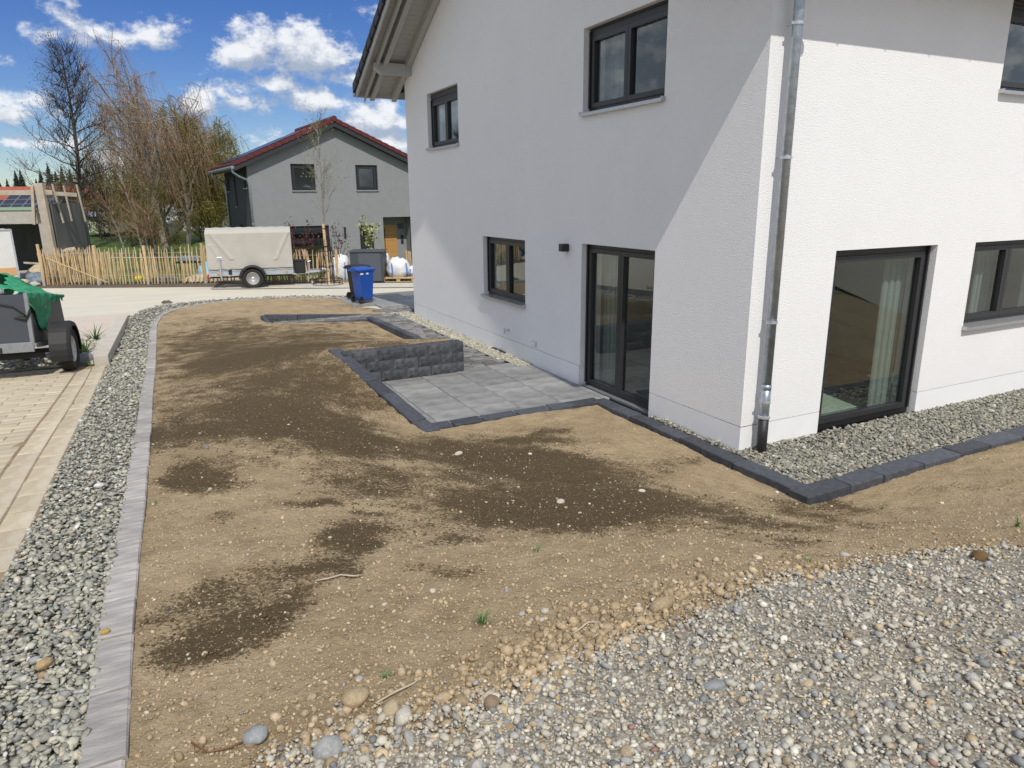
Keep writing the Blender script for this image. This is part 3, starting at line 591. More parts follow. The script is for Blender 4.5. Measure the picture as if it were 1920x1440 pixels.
# sandy paving on the left, two bond directions
dv = thing('paving', 'sand-stained driveway pavers left of the slate strip', 'paving')
pp = protos('paver', [.40, .40, .36, .197], .195, .07, MT['sandpave'], .003, .008); rnd = random.Random(4)
def pv(x, y, rz, p):
    e = .05; o = inst(p, parent=dv); o.location = (x, y, hz(x, y) + rnd.uniform(-.003, .003))
    sx, sy = (hz(x + e, y) - hz(x - e, y)) / (2 * e), (hz(x, y + e) - hz(x, y - e)) / (2 * e); c, s = math.cos(rz), math.sin(rz)
    o.rotation_euler = (math.atan(-sx * s + sy * c), -math.atan(sx * c + sy * s), rz)
for c_ in range(2):
    y = -1.2 + .2 * c_
    while y < 7.6: p = pp[rnd.randrange(3)]; pv(-6.725 - .2 * c_, y + p['len'] / 2, R(90), p); y += p['len'] + .003
y = -.3; r_ = 0
while y < 8.2:
    x = -7.045 - (.2015 if r_ % 2 else 0)
    if r_ % 2: pv(-7.045 - .0985, y, R(0), pp[3])
    while x > -7.2 - max(0, y) * .17 - .5:
        if x - .2 > -12: pv(x - .2, y, R(0), pp[0])
        x -= .403
    y += .1975; r_ += 1
drop(pp)
# long concrete kerb block
kb = MB()
yn, yf = 7.86, 14.1
for (a, b) in (((-6.80, -6.58), (-6.67, -6.43)),):
    x0, x1 = a; x2, x3 = b
    kb.add([(x0, yn, .08), (x1, yn, .08), (x1, yn, .325), (x0, yn, .325), (x2, yf, -.1), (x3, yf, -.1), (x3, yf, .10), (x2, yf, .10)], [(0, 1, 2, 3), (5, 4, 7, 6), (1, 5, 6, 2), (4, 0, 3, 7), (3, 2, 6, 7), (4, 5, 1, 0)])
o = kb.build('concrete_kerb', MT['concrete']); tag(o, 'long raw concrete kerb block beside the slate strip', 'kerb')
bv = o.modifiers.new('bevel', 'BEVEL'); bv.width = .012; bv.segments = 2
mb = MB(); mb.add([(-7.05, 8.1, .06), (-6.82, 7.95, .06), (-6.7, 14.0, -.02), (-6.78, 14.0, -.02), (-6.95, 8.2, .17), (-6.83, 8.1, .2), (-6.71, 14.0, .03), (-6.76, 14.0, .03)], [(0, 1, 5, 4), (1, 2, 6, 5), (2, 3, 7, 6), (3, 0, 4, 7), (4, 5, 6, 7)])
o = mb.build('concrete_footing', MT['concrete']); tag(o, 'sloping concrete haunch along the left of the kerb block', 'footing')

# ---------------------------------------------------------------- loose stones (stuff)
SL = [(.30, .292, .24, 3), (.36, .35, .285, 3.6), (.42, .405, .325, 3.2), (.21, .21, .195, 1.5), (.26, .265, .255, 1.2), (.47, .425, .32, 1.2), (.56, .55, .52, .35), (.30, .19, .11, .07)]
def pts(n, x0, x1, y0, y1, keep, rng=RNG):
    x = rng.uniform(x0, x1, n); y = rng.uniform(y0, y1, n); k = keep(x, y); return x[k], y[k]
def cdist(x, y): return np.hypot(np.hypot(x + 5.691, y + 5.623), 1.9)
# slate chips: density falls and size grows a little with distance
x, y = pts(700000, -6.75, .2, -4.6, 17, lambda x, y: inside(BAND, x, y) & ((x < np.interp(y, [p[1] for p in ER[:10]], [p[0] for p in ER[:10]]) - .135) | (y > 12.5)) & (RNG.random(len(x)) < np.clip(3.2 / cdist(x, y), .0, 1) ** 1.5))
k = min(len(x), 44000); x, y = x[:k], y[:k]; s = np.clip(RNG.lognormal(math.log(.025), .34, k), .012, .06) * np.clip(cdist(x, y) / 8, 1, 1.7)
o = stones('slate_chips', np.stack([x, y, H(x, y) + RNG.uniform(-.010, .016, k)], 1), s, MT['slate'], SL, 1, .45, .32, .27, .1, .36, False); o['kind'] = 'stuff'
FRONT = [(-.08, -1.02), (9, -.88), (9, .02), (-.02, .02), (-.02, 1.5), (-.09, 1.5)]
x, y = pts(60000, -.1, 6.5, -1.05, 1.5, lambda x, y: inside(FRONT, x, y)); k = min(len(x), 22000); x, y = x[:k], y[:k]; s = np.clip(RNG.lognormal(math.log(.031), .34, k), .014, .07)
SL2 = [(.31, .29, .225, 4), (.26, .25, .20, 3), (.20, .20, .175, 2), (.38, .355, .28, 2.4), (.12, .125, .125, 1.4), (.48, .47, .43, .4)]
o = stones('house_gravel', np.stack([x, y, RNG.uniform(-.035, .0, k) + .02 * np.clip((y + .3) / .3, 0, 1)], 1), s, MT['slate'], SL2, 1, .5, .4, .25, .1, .42, False); o['kind'] = 'stuff'
mb = MB(); mb.add([(-.12, -1.05, -.03), (9, -.9, -.03), (9, .05, -.03), (.05, .05, -.03), (.05, 1.6, -.03), (-.12, 1.6, -.03)], [tuple(range(6))]); mb.build('house_gravel_bed', MT['slatebed'], kind='structure')
x, y = pts(26000, -.37, 0, 4.95, 11.7, lambda x, y: x > -.36 + .08 * (y < 5.6)); k = min(len(x), 9000); x, y = x[:k], y[:k]; s = np.clip(RNG.lognormal(math.log(.032), .3, k), .016, .06)
o = stones('gable_gravel', np.stack([x, y, np.full(k, -.005)], 1), s, MT['slate'], [(.42, .395, .31, 3), (.50, .48, .39, 2), (.31, .29, .225, 2), (.23, .22, .185, 1)], 1, .55, .35, .2, .1, .4, False); o['kind'] = 'stuff'
# foreground pebbles
PB = [(.41, .385, .325, 3), (.48, .445, .36, 3.4), (.35, .335, .30, 2.2), (.28, .28, .27, 1.2), (.51, .455, .355, 2.6), (.60, .57, .49, 1.1), (.41, .325, .21, 1.3), (.18, .185, .185, .6), (.30, .18, .14, .08), (.52, .39, .22, .3)]
def in_gravel(x, y, off=0): return (y < bound(x) + off + (fbm(x, y, 2.5, 3, 5) - .5) * .35 + np.abs(RNG.normal(0, .09, np.shape(x)))) & (x > er_x(y) + .02)
def pebbles(n, smin, mean, sg, smax, sub, name, lim, zoff, flat=.62):
    x, y = pts(n * 6, -6, 3.5, -5.4, -2.9, lambda x, y: in_gravel(x, y) & (RNG.random(len(x)) < np.clip(2.6 / cdist(x, y), 0, 1) ** 2)); k = min(len(x), n); x, y = x[:k], y[:k]
    s = np.clip(RNG.lognormal(math.log(mean), sg, k), smin, smax)
    o = stones(name, np.stack([x, y, soil_z(x, y) + zoff], 1), s, MT['pebble'], PB, sub, flat, .38, .13, .08, .35); o['kind'] = 'stuff'
pebbles(42000, .005, .0108, .34, .022, 1, 'fine_pebbles', 5, .010)
pebbles(12000, .013, .0205, .34, .045, 1, 'pebbles', 5, .011)
pebbles(150, .030, .038, .22, .062, 2, 'cobbles', 5, .008, .5)
# clods of soil along the edge of the gravel and scattered over the bed
CL = [(.45, .35, .22, 3), (.40, .305, .19, 3), (.50, .395, .26, 2), (.33, .25, .15, 1)]
x, y = pts(200000, -5.95, 4, -4.0, -1.2, lambda x, y: (RNG.random(len(x)) < np.exp(-np.abs(y - bound(x) - .13) / .13) * np.clip(3 / cdist(x, y), 0, 1) ** 2 * (.25 + .75 * np.exp(-((x + 4.2) / .85) ** 2))) & (y > bound(x) - .1)); k = min(len(x), 9000); x, y = x[:k], y[:k]; s = np.clip(RNG.lognormal(math.log(.0175), .52, k), .006, .06)
o = stones('soil_clods', np.stack([x, y, soil_z(x, y)], 1), s, MT['clod'], CL, 1, .72, .28, .28, .28, .5); o['kind'] = 'stuff'
x, y = pts(620000, -5.95, 6, -3.8, 6, lambda x, y: keep_soil(x, y) & (y > bound(x)) & (RNG.random(len(x)) < np.clip(2.6 / cdist(x, y), 0, 1) ** 2)); k = min(len(x), 32000); x, y = x[:k], y[:k]; s = np.clip(RNG.lognormal(math.log(.0085), .45, k), .0035, .033)
dmp = np.where((damp_at(x, y) > .34) & (RNG.random(len(x)) < .8), 1.0, 0.0)[:, None]; dmul = 1 - dmp * np.array([[.66, .69, .73]])
o = stones('soil_crumbs', np.stack([x, y, soil_z(x, y)], 1), s, MT['clod'], [(.46, .36, .23, 5), (.54, .43, .285, 3), (.37, .285, .18, 3), (.48, .42, .32, .4), (.34, .33, .31, .2)], 1, .7, .3, .2, .25, .4, cmul=dmul); o['kind'] = 'stuff'
x, y = pts(30000, -5.95, 4, -3.6, 3, lambda x, y: keep_soil(x, y) & (y > bound(x) - .05) & (RNG.random(len(x)) < np.clip(2.4 / cdist(x, y), 0, 1) ** 2 * np.where(y < bound(x) + .5, 1, .25))); k = min(len(x), 130); x, y = x[:k], y[:k]
o = stones('scattered_pebbles', np.stack([x, y, soil_z(x, y)], 1), np.clip(RNG.lognormal(math.log(.022), .42, k), .010, .06), MT['pebble'], PB, 2, .6, .3, .10, .3, .3); o['kind'] = 'stuff'
# bed behind the trailer
x, y = pts(9000, -9.5, -6.85, 8.3, 11.4, lambda x, y: x < -6.85 + .015 * (y - 8)); k = min(len(x), 3500); x, y = x[:k], y[:k]
o = stones('bed_gravel', np.stack([x, y, H(x, y) + .015], 1), np.clip(RNG.lognormal(math.log(.05), .4, k), .02, .14), MT['pebble'], PB, 1, .6, .3, .15, .2, .3); o['kind'] = 'stuff'
# ---------------------------------------------------------------- white house
HS = thing('white_house', 'new white rendered house with anthracite windows and a zinc downpipe at its corner', 'house')
RIDGE_Y, EAVE_Y, SOFF, SLOPE = 5.6, -.50, 5.55, .504
def zs(y): return SOFF + SLOPE * (y if y <= RIDGE_Y else 2 * RIDGE_Y - y)
OPG = [(1.67, 3.41, -.02, 2.16), (5.22, 6.96, 1.0, 2.12), (1.62, 3.44, 3.97, 5.07), (8.02, 9.75, 3.87, 4.99)]       # gable openings (y0,y1,z0,z1)
OPE = [(1.26, 3.09, -.06, 2.21), (3.865, 5.75, 1.10, 2.21), (3.865, 5.75, 4.05, 5.15)]                              # eave side (x0,x1,z0,z1)
REV = .15
def wall_cells(mb, ops, a0, a1, z0, z1, P, aback):
    """front face with openings, reveals of depth REV, inner face; P(a, out, z) -> point"""
    A = sorted({a0, a1} | {o[0] for o in ops} | {o[1] for o in ops}); Z = sorted({z0, z1} | {max(o[2], z0) for o in ops} | {o[3] for o in ops})
    vi = {}
    def vert(a, z, out):
        k = (round(a, 4), round(z, 4), round(out, 4))
        if k not in vi: vi[k] = mb.n; mb.v.append(np.array([P(a, out, z)])); mb.n += 1
        return vi[k]
    for i in range(len(A) - 1):
        for j in range(len(Z) - 1):
            ca, cz = (A[i] + A[i + 1]) / 2, (Z[j] + Z[j + 1]) / 2
            if any(o[0] < ca < o[1] and o[2] < cz < o[3] for o in ops): continue
            mb.f.append((vert(A[i], Z[j], 0), vert(A[i + 1], Z[j], 0), vert(A[i + 1], Z[j + 1], 0), vert(A[i], Z[j + 1], 0)))
            mb.f.append((vert(A[i], Z[j], -.36), vert(A[i + 1], Z[j], -.36), vert(A[i + 1], Z[j + 1], -.36), vert(A[i], Z[j + 1], -.36)))
    for (b0, b1, c0, c1) in ops:
        low_ = c0 < z0; c0 = max(c0, z0)
        for (p, q) in (((b0, c0), (b0, c1)), ((b0, c1), (b1, c1)), ((b1, c1), (b1, c0))) + (() if low_ else (((b1, c0), (b0, c0)),)):
            mb.f.append((vert(p[0], p[1], 0), vert(q[0], q[1], 0), vert(q[0], q[1], -.36), vert(p[0], p[1], -.36)))
PG = lambda a, out, z: (-out, a, z)
PE = lambda a, out, z: (a, -out, z)
PLZ = .30
mb = MB()
wall_cells(mb, OPG, 0, 11.2, PLZ, 5.4, PG, .36)
wall_cells(mb, OPE, 0, 9.3, PLZ, 5.4, PE, .36)
mb.add([(0, 0, 5.4), (0, 11.2, 5.4), (0, 11.2, zs(11.2) + .05), (0, 5.6, zs(5.6) + .05), (0, 0, zs(0) + .05)], [(0, 1, 2, 3, 4)])
mb.add([(0, 0, 5.4), (9.3, 0, 5.4), (9.3, 0, 5.6), (0, 0, 5.6)], [(0, 1, 2, 3)])
mb.add([(0, 11.2, PLZ), (9.3, 11.2, PLZ), (9.3, 11.2, 5.6), (0, 11.2, 5.6)], [(0, 1, 2, 3)])
mb.add([(9.3, 0, PLZ), (9.3, 11.2, PLZ), (9.3, 11.2, 5.6), (9.3, 0, 5.6)], [(0, 1, 2, 3)])
wall = mb.build('wall', MT['stucco'], HS)
def plinth(segs, P, name='plinth'):
    mb = MB()
    for a0, a1, zb in segs:
        for (o0, o1, z0, z1) in ((0.001, -.36, zb, PLZ - .008), (-.012, -.2, PLZ - .02, PLZ + .02)):
            e_ = 0 if o0 > 0 else .014
            v = [P(a, o, z) for z in (z0, z1) for o in (o0, o1) for a in (a0 + e_, a1 - e_)]
            mb.add(v, [(0, 1, 3, 2), (4, 6, 7, 5), (0, 4, 5, 1), (2, 3, 7, 6), (0, 2, 6, 4), (1, 5, 7, 3)])
    return mb.build(name, MT['plinth'], HS)
plinth([(0.0, 1.67, -.3), (3.41, 11.2, -.3), (1.67, 3.41, -.3) if False else (3.42, 3.43, -.3)], PG)
plinth([(.002, 1.26, -.3), (3.09, 9.3, -.3)], PE)
def bar(P, a0, a1, z0, z1, o0, o1, mb):
    v = [P(a, o, z) for z in (z0, z1) for o in (o0, o1) for a in (a0, a1)]
    return mb.add(v, [(0, 1, 3, 2), (4, 6, 7, 5), (0, 4, 5, 1), (2, 3, 7, 6), (0, 2, 6, 4), (1, 5, 7, 3)])
def window(P, a0, a1, z0, z1, n=2, sill=True, box=.0, name='window', fw=.065, sw=.062, sill_out=.05, floor_rail=False, door=False, mid=None, root=None, glass='glass', recess=0.0):
    root = root or HS
    w = MB(); o0, o1 = -.11 - recess, -.19 - recess
    zt = z1 - box
    bar(P, a0 + .001, a0 + fw, z0 + .001, z1 - .001, o0, o1, w); bar(P, a1 - fw, a1 - .001, z0 + .001, z1 - .001, o0, o1, w)
    bar(P, a0 + fw, a1 - fw, zt - fw, z1 - .001, o0 + (.012 if box else 0), o1, w); bar(P, a0 + fw, a1 - fw, z0 + .001, z0 + fw, o0, o1, w)
    fr = w.build(name, MT['anth'], root)
    # guide rails of the roller shutter
    for a in (a0 + .012, a1 - .042): g = MB(); bar(P, a, a + .03, z0 + fw, zt, o0 + .03, o0 + .001, g); g.build('shutter_rail', MT['anth2'], fr)
    for k in range(3 if box else 0): g = MB(); bar(P, a0 + .03, a1 - .03, zt + .012 + k * (box - .03) / 3, zt + (k + .85) * (box - .03) / 3 + .012, o0 + .03, o0 + .013, g); g.build('shutter_slat', MT['anth2'], fr)
    lo, hi = a0 + fw, a1 - fw; zl, zh = z0 + fw, zt - fw
    cuts = [lo + (hi - lo) * k / n for k in range(n + 1)] if mid is None else [lo, mid, hi]
    for k in range(len(cuts) - 1):
        b0, b1 = cuts[k] + .003, cuts[k + 1] - .003; s = MB(); q0, q1 = o0 + .016, o1 + .02
        bar(P, b0, b0 + sw, zl + .003, zh - .003, q0, q1, s); bar(P, b1 - sw, b1, zl + .003, zh - .003, q0, q1, s); bar(P, b0 + sw, b1 - sw, zh - sw - .003, zh - .003, q0, q1, s); bar(P, b0 + sw, b1 - sw, zl + .003, zl + sw + .003, q0, q1, s)
        so_ = s.build('sash', MT['anth2'], fr)
        p = MB(); oo = o0 - .03; p.add([P(b0 + sw, oo, zl + sw), P(b1 - sw, oo, zl + sw), P(b1 - sw, oo, zh - sw), P(b0 + sw, oo, zh - sw)], [(0, 1, 2, 3)]); p.build('pane', MT[glass], fr)
    if sill:
        s = MB()
        v = [P(a, o, z) for (o, z) in ((sill_out, z0 - .035), (sill_out, z0 - .005), (-.12, z0 + .018), (-.12, z0 - .012)) for a in (a0 - .005, a1 + .005)]
        s.add(v, [(0, 1, 3, 2), (2, 3, 5, 4), (4, 5, 7, 6), (6, 7, 1, 0), (0, 2, 4, 6), (1, 7, 5, 3)])
        bar(P, a0 - .022, a0 - .003, z0 - .038, z0 + .012, sill_out + .008, -.002, s); bar(P, a1 + .003, a1 + .022, z0 - .038, z0 + .012, sill_out + .008, -.002, s)
        bar(P, a0 - .003, a1 + .003, z0 - .045, z0 - .003, sill_out + .006, sill_out + .002, s)
        s.build('sill', MT['alu'], fr)
    if floor_rail:
        s = MB(); bar(P, a0, a1, z0 - .045, z0 - .002, .005, -.2, s); s.build('threshold', MT['anth'], fr)
        s = MB(); bar(P, a0 + .02, a1 - .02, z0 + .002, z0 + .022, -.02, -.105, s); s.build('rail', MT['alu'], fr)
    return fr
window(PG, *OPG[0], sill=False, name='door', floor_rail=True)
window(PG, *OPG[1]); window(PG, *OPG[2], box=.045); window(PG, *OPG[3], box=.12)
window(PE, 1.26, 3.09, .0, 2.21, n=1, sill=False, name='door', fw=.08, sw=.07)
window(PE, *OPE[1], sill_out=.06); window(PE, *OPE[2], sill_out=.06, box=.16)
# interior: floors, inner walls
mb = MB()
for z in (-.12, 2.62, 5.35): mb.box((4.75, 5.6, z), (8.76, 10.44, .24))
it = mb.build('floor', MT['roomfloor'], HS)
mb = MB()
mb.box((4.75, 5.0, 1.25), (8.7, .12, 2.48)); mb.box((5.2, 3.0, 1.25), (.12, 3.8, 2.48)); mb.box((4.75, 4.6, 3.99), (8.7, .12, 2.48)); mb.box((3.2, 8.0, 1.25), (.12, 5.6, 2.48)); mb.box((3.6, 2.5, 3.99), (.1, 4.0, 2.48)); mb.box((3.4, 8.0, 3.99), (.12, 5.6, 2.48))
mb.build('inner_wall', MT['room'], HS)
# roof
def slope_box(mb, x0, x1, y0, y1, t0, t1):
    ys = [y0] + ([RIDGE_Y] if y0 < RIDGE_Y < y1 else []) + [y1]
    for i in range(len(ys) - 1):
        v = [(x, y, zs(y) + t) for y in (ys[i], ys[i + 1]) for t in (t0, t1) for x in (x0, x1)]
        mb.add(v, [(0, 1, 3, 2), (4, 6, 7, 5), (0, 4, 5, 1), (2, 3, 7, 6), (0, 2, 6, 4), (1, 5, 7, 3)])
EY = 11.2 + .62
rf = MB(); slope_box(rf, -.93, 9.9, EAVE_Y, EY, .045, .16); roof = rf.build('roof', MT['tile'], HS)
r = MB(); slope_box(r, -.94, 9.9, EAVE_Y, 4.9, 0, .022); slope_box(r, .37, 9.9, 4.9, EY, 0, .022); r.build('soffit', MT['greywood'], roof)
y = 4.95; L_ = .128
while y < EY - .05:
    y1 = min(y + L_ - .006, EY)
    if y < RIDGE_Y < y1: y = RIDGE_Y; continue
    b = MB(); slope_box(b, -.94, .0 if True else 0, y, y1, 0, .022); b.build('soffit_board', MT['greywood'], roof); y += L_
for (x0, x1, t0, t1, nm, mt) in ((-.13, -.015, -.17, -.002, 'rafter', 'greywood'), (-.66, -.55, -.17, -.002, 'rafter', 'greywood'), (-.985, -.955, -.12, .17, 'barge_board', 'greywood'), (-.955, -.91, -.04, .0, 'barge_batten', 'greywood'), (-.80, -.775, -.21, -.003, 'verge_board', 'greywood')):
    for (a, b_) in ((EAVE_Y, RIDGE_Y), (RIDGE_Y, EY)):
        b = MB(); slope_box(b, x0, x1, a, b_, t0, t1); b.build(nm, MT[mt], roof)
# verge tiles, each lapping the next
b = MB(); b.box((4.45, EAVE_Y + .0, zs(EAVE_Y) - .07), (10.8, .022, .26)); b.box((4.45, EAVE_Y - .05, zs(EAVE_Y) + .085), (10.8, .10, .05)); b.build('fascia', MT['greywood'], roof)
b = MB(); b.box((4.45, EY, zs(EY) - .03), (10.8, .022, .16)); b.build('fascia', MT['greywood'], roof)
n = 19; Lr = (EY + .03 - RIDGE_Y) / n
for sgn in (1, -1):
    for k in range(n):
        ya, yb = RIDGE_Y + sgn * k * Lr, RIDGE_Y + sgn * ((k + 1) * Lr + .05)
        b = MB(); v = [(x, y_, zs(y_) + t) for (y_, lift) in ((ya, 0), (yb, .03)) for t in (.10 + lift - .10, .20 + lift) for x in (-1.035, -.72)]
        b.add(v, [(0, 1, 3, 2), (4, 6, 7, 5), (0, 4, 5, 1), (2, 3, 7, 6), (0, 2, 6, 4), (1, 5, 7, 3)]); b.build('verge_tile', MT['tile'], roof)
# purlin heads
def purlin(yc, z):
    b = MB(); w = .085; pr = [(0.0, -.13), (-.70, -.13), (-.84, -.02), (-.84, .10), (0.0, .10)]
    v = [(x, yc + s * w, z + dz) for s in (-1, 1) for (x, dz) in pr]
    b.add(v, [(0, 1, 2, 3, 4), (9, 8, 7, 6, 5)] + [(i, (i + 1) % 5, 5 + (i + 1) % 5, 5 + i) for i in range(5)]); b.build('purlin', MT['greywood'], HS)
purlin(10.74, 5.62); purlin(.46, 5.62); purlin(5.6, 8.2)
# gutters
for (yy, sg) in ((EY + .07, 1), (EAVE_Y - .07, -1)):
    z = zs(EY) - .02; a = np.linspace(0, math.pi, 11); P = []
    for rad in (.075, .070):
        P.append([[(-1.03, yy + rad * math.cos(t), z - rad * math.sin(t)) for t in a], [(9.9, yy + rad * math.cos(t), z - rad * math.sin(t)) for t in a]])
    b = MB(); b.grid(np.array(P[0])); b.grid(np.array(P[1])); b.tube([(-1.03, yy + sg * .078, z), (9.9, yy + sg * .078, z)], .009, 6)
    b.add([P[0][0][i] for i in range(11)], [tuple(range(11))]); b.build('gutter', MT['zinc'], HS, smooth=False)
for k in range(14):
    b = MB(); a = np.linspace(R(-5), R(185), 9); x = -.7 + k * .75; yy = EAVE_Y - .07; zg = zs(EY) - .02
    b.tube([(x, yy + .081 * math.cos(t), zg - .081 * math.sin(t)) for t in a], .011, 4); b.build('gutter_bracket', MT['zinc'], HS)
# downpipe at the corner: zinc above, black standpipe in the gravel
PX, PY = .215, -.125
b = MB(); b.tube([(PX, PY, .78), (PX, PY, 4.78), (PX, PY - .03, 4.88), (PX + .05, -.60, 5.08), (PX + .05, -.68, 5.16)], .05, 20); dp = b.build('downpipe', MT['zinc'], HS, smooth=True)
b = MB(); b.tube([(PX, PY, .40), (PX, PY, .78)], .0525, 20); b.tube([(PX, PY, .74), (PX, PY, .80)], .0545, 20); b.build('sleeve', MT['zinc'], dp, smooth=True)
b = MB(); b.tube([(PX, PY, -.1), (PX, PY, .43)], .057, 20); b.build('standpipe', MT['blackpipe'], dp, smooth=True)
b = MB(); b.lathe([(.058, .405), (.066, .41), (.066, .435), (.058, .44)], 20, (PX, PY, 0)); b.build('collar', MT['galv'], dp)
for z in (.60, 1.50, 3.2, 4.45):
    b = MB(); b.lathe([(.0535, z - .015), (.059, z - .015), (.059, z + .015), (.0535, z + .015)], 20, (PX, PY, 0)); b.tube([(PX, PY + .05, z), (PX, .0, z)], .006, 6)
    for s in (-1, 1): b.box((PX + s * .068, PY, z), (.026, .012, .028))
    b.build('bracket', MT['galv'], dp)
# wall lamp, tap, socket, cleaning flap
b = MB(); b.box((-.065, 3.82, 2.08), (.12, .115, .115), bev=.006); b.box((-.004, 3.82, 2.08), (.008, .09, .09)); b.build('wall_lamp', MT['anth'], HS)
b = MB(); rx = rotm(0, R(-90), 0)
b.lathe([(.03, 0), (.03, .012), (.012, .014), (.012, .06), (.018, .062), (.018, .10), (.010, .104)], 14, (0, 5.86, .47), rx); b.tube([(-.085, 5.86, .47), (-.085, 5.86, .43), (-.085, 5.86, .40)], [.012, .012, .010], 10); b.box((-.10, 5.86, .505), (.012, .07, .012), bev=.003); b.tube([(-.085, 5.86, .47), (-.10, 5.86, .50)], .007, 8)
b.build('tap', MT['chrome'], HS, smooth=False)
b = MB(); b.box((-.02, 4.88, .39), (.04, .155, .085), bev=.006); sk = b.build('socket', MT['white'], HS)
b = MB(); b.box((-.041, 4.845, .39), (.006, .06, .06), bev=.002); b.box((-.041, 4.915, .39), (.006, .06, .06), bev=.002); b.build('socket_lid', MT['plinth'], sk)
b = MB(); b.box((-.03, 6.25, -.02), (.05, .55, .10), bev=.006); b.build('light_shaft_rim', MT['black'], HS)
# curtains and a chair indoors
def curtain(P, a0, a1, z0, z1, out, label, amp=.035, n=60):
    a = np.linspace(a0, a1, n); o = out + amp * np.sin(np.arange(n) * 1.05) + .4 * amp * np.sin(np.arange(n) * .37)
    b = MB(); b.grid(np.array([[P(x, q, z) for z in (z0, (z0 + z1) / 2, z1)] for x, q in zip(a, o)])); c = b.build('curtain', MT['curtain'], smooth=True); return tag(c, label, 'curtain')
curtain(PE, 2.62, 3.02, .02, 2.45, -.36, 'pale curtain gathered at the right of the glazed gravel-side door')
curtain(PG, 2.98, 3.36, .02, 2.45, -.42, 'pale curtain gathered inside the terrace door')
curtain(PG, 2.98, 3.5, 3.3, 5.2, -.42, 'pale curtain behind the large upper gable window')
curtain(PG, 9.3, 9.8, 3.3, 5.2, -.42, 'pale curtain behind the small upper gable window')
curtain(PG, 6.6, 6.95, 1.02, 2.45, -.42, 'pale curtain in the lower gable window')
curtain(PE, 4.62, 4.95, .9, 2.45, -.40, 'pale curtain in the lower window right of the gravel-side door')
ch = thing('chair', 'brown wooden chair standing indoors behind the gravel-side glass door', 'chair', (2.30, 1.55, 0), R(200))
for sx in (-.19, .19):
    for (y, h) in ((-.19, .45), (.19, .98)):
        b = MB(); b.box((sx, y, h / 2), (.04, .04, h)); b.build('leg', MT['wood_brown'], ch)
b = MB(); b.box((0, 0, .455), (.44, .44, .03), bev=.006); b.build('seat', MT['wood_brown'], ch)
for z in (.62, .77, .92): b = MB(); b.box((0, .19, z), (.34, .02, .07), bev=.004); b.build('back_slat', MT['wood_brown'], ch)
mt_ = MB(); mt_.box((2.2, 1.05, .012), (1.6, 1.0, .02), bev=.004); o = mt_.build('rug', mat('pale_green_rug', (.36, .42, .34), .95, .06, 40)); tag(o, 'pale green rug on the floor just inside the gravel-side door', 'rug')
# ---------------------------------------------------------------- grey house across the street
GH = thing('grey_house', 'grey rendered house number 10 with red tiled gable roof across the street', 'house', (-1.377, 30.068, -.6), R(3.6))
GW, GL, GR_, GS = 8.5, 6.3, 4.14, .437
gz_ = lambda a: 6.16 + .6 - GS * abs(a - GR_)                       # underside of the roof over the gable
PF = lambda a, out, z: (a, -out, z)
PL_ = lambda a, out, z: (-out, a, z)
opf = [(1.99, 3.13, 3.83, 5.05), (5.15, 6.28, 3.83, 5.04), (1.05, 3.62, .10, 2.17), (5.17, 5.90, .92, 2.12), (6.44, 8.02, -.6, 2.50)]
opl = [(.30, .95, 3.95, 4.62), (3.15, 3.58, 3.10, 4.58), (4.95, 5.6, 3.85, 4.5), (.6, 1.5, 1.2, 2.2), (2.2, 3.2, 1.2, 2.2)]
b = MB(); wall_cells(b, opf, 0, GW, -.6, 5.12, PF, .3); b.add([(.0, 0, 5.12), (GW, 0, 5.12), (GR_ + 3.6, 0, gz_(GR_ + 3.6)), (GR_, 0, gz_(GR_)), (.5, 0, gz_(.5))], [(0, 1, 2, 3, 4)])
b.add([(GW, 0, -.6), (GW, GL, -.6), (GW, GL, 5.1), (GW, 0, 5.1)], [(0, 1, 2, 3)]); b.build('wall', MT['grey'], GH)
b = MB(); wall_cells(b, opl, 0.0, GL, -.6, 4.95, PL_, .3); b.build('side_wall', MT['greyshade'], GH)  # side wall's shade is put into the colour: darker copy of the front render
for o_ in opf[:4]: window(PF, *o_, n=1, root=GH, glass='glass_far', sill=o_[2] > .5, fw=.09, sw=.09, recess=-.03)
for o_ in opl: window(PL_, *o_, n=1, root=GH, glass='glass_far', sill=True, fw=.07, sw=.07, recess=-.03)
for (a0, a1) in ((1.99, 3.13), (5.15, 6.28)):                        # pale patterned blind behind the upper panes
    b = MB(); rnd = random.Random(int(a0 * 9))
    for k in range(60): x, z = rnd.uniform(a0 + .2, a1 - .22), rnd.uniform(4.66, 4.90); b.box((x, .20, z), (rnd.uniform(.02, .06), .004, .012), rotm(0, rnd.uniform(-.6, .6), 0))
    o = b.build('blind_pattern', MT['white'], GH); o['kind'] = 'stuff'
b = MB(); b.box((2.72, .24, 3.99), (.26, .14, .14), bev=.03); b.box((2.95, .24, 3.98), (.16, .12, .12), bev=.02); o = b.build('basket', MT['paleplank'], None); o.parent = None
o.matrix_world = Matrix.Translation((-1.377, 30.068, -.6)) @ Matrix.Rotation(R(3.6), 4, 'Z'); tag(o, 'pale wicker baskets on the sill of the left upper window of the grey house', 'basket')
b = MB()
for z in (-.45, 2.75, 5.2): b.box((GW / 2, GL / 2, z), (GW - .7, GL - .7, .2))
b.box((GW / 2, 3.0, 2.2), (GW - .7, .1, 5.6)); b.build('floor', MT['room'], GH)
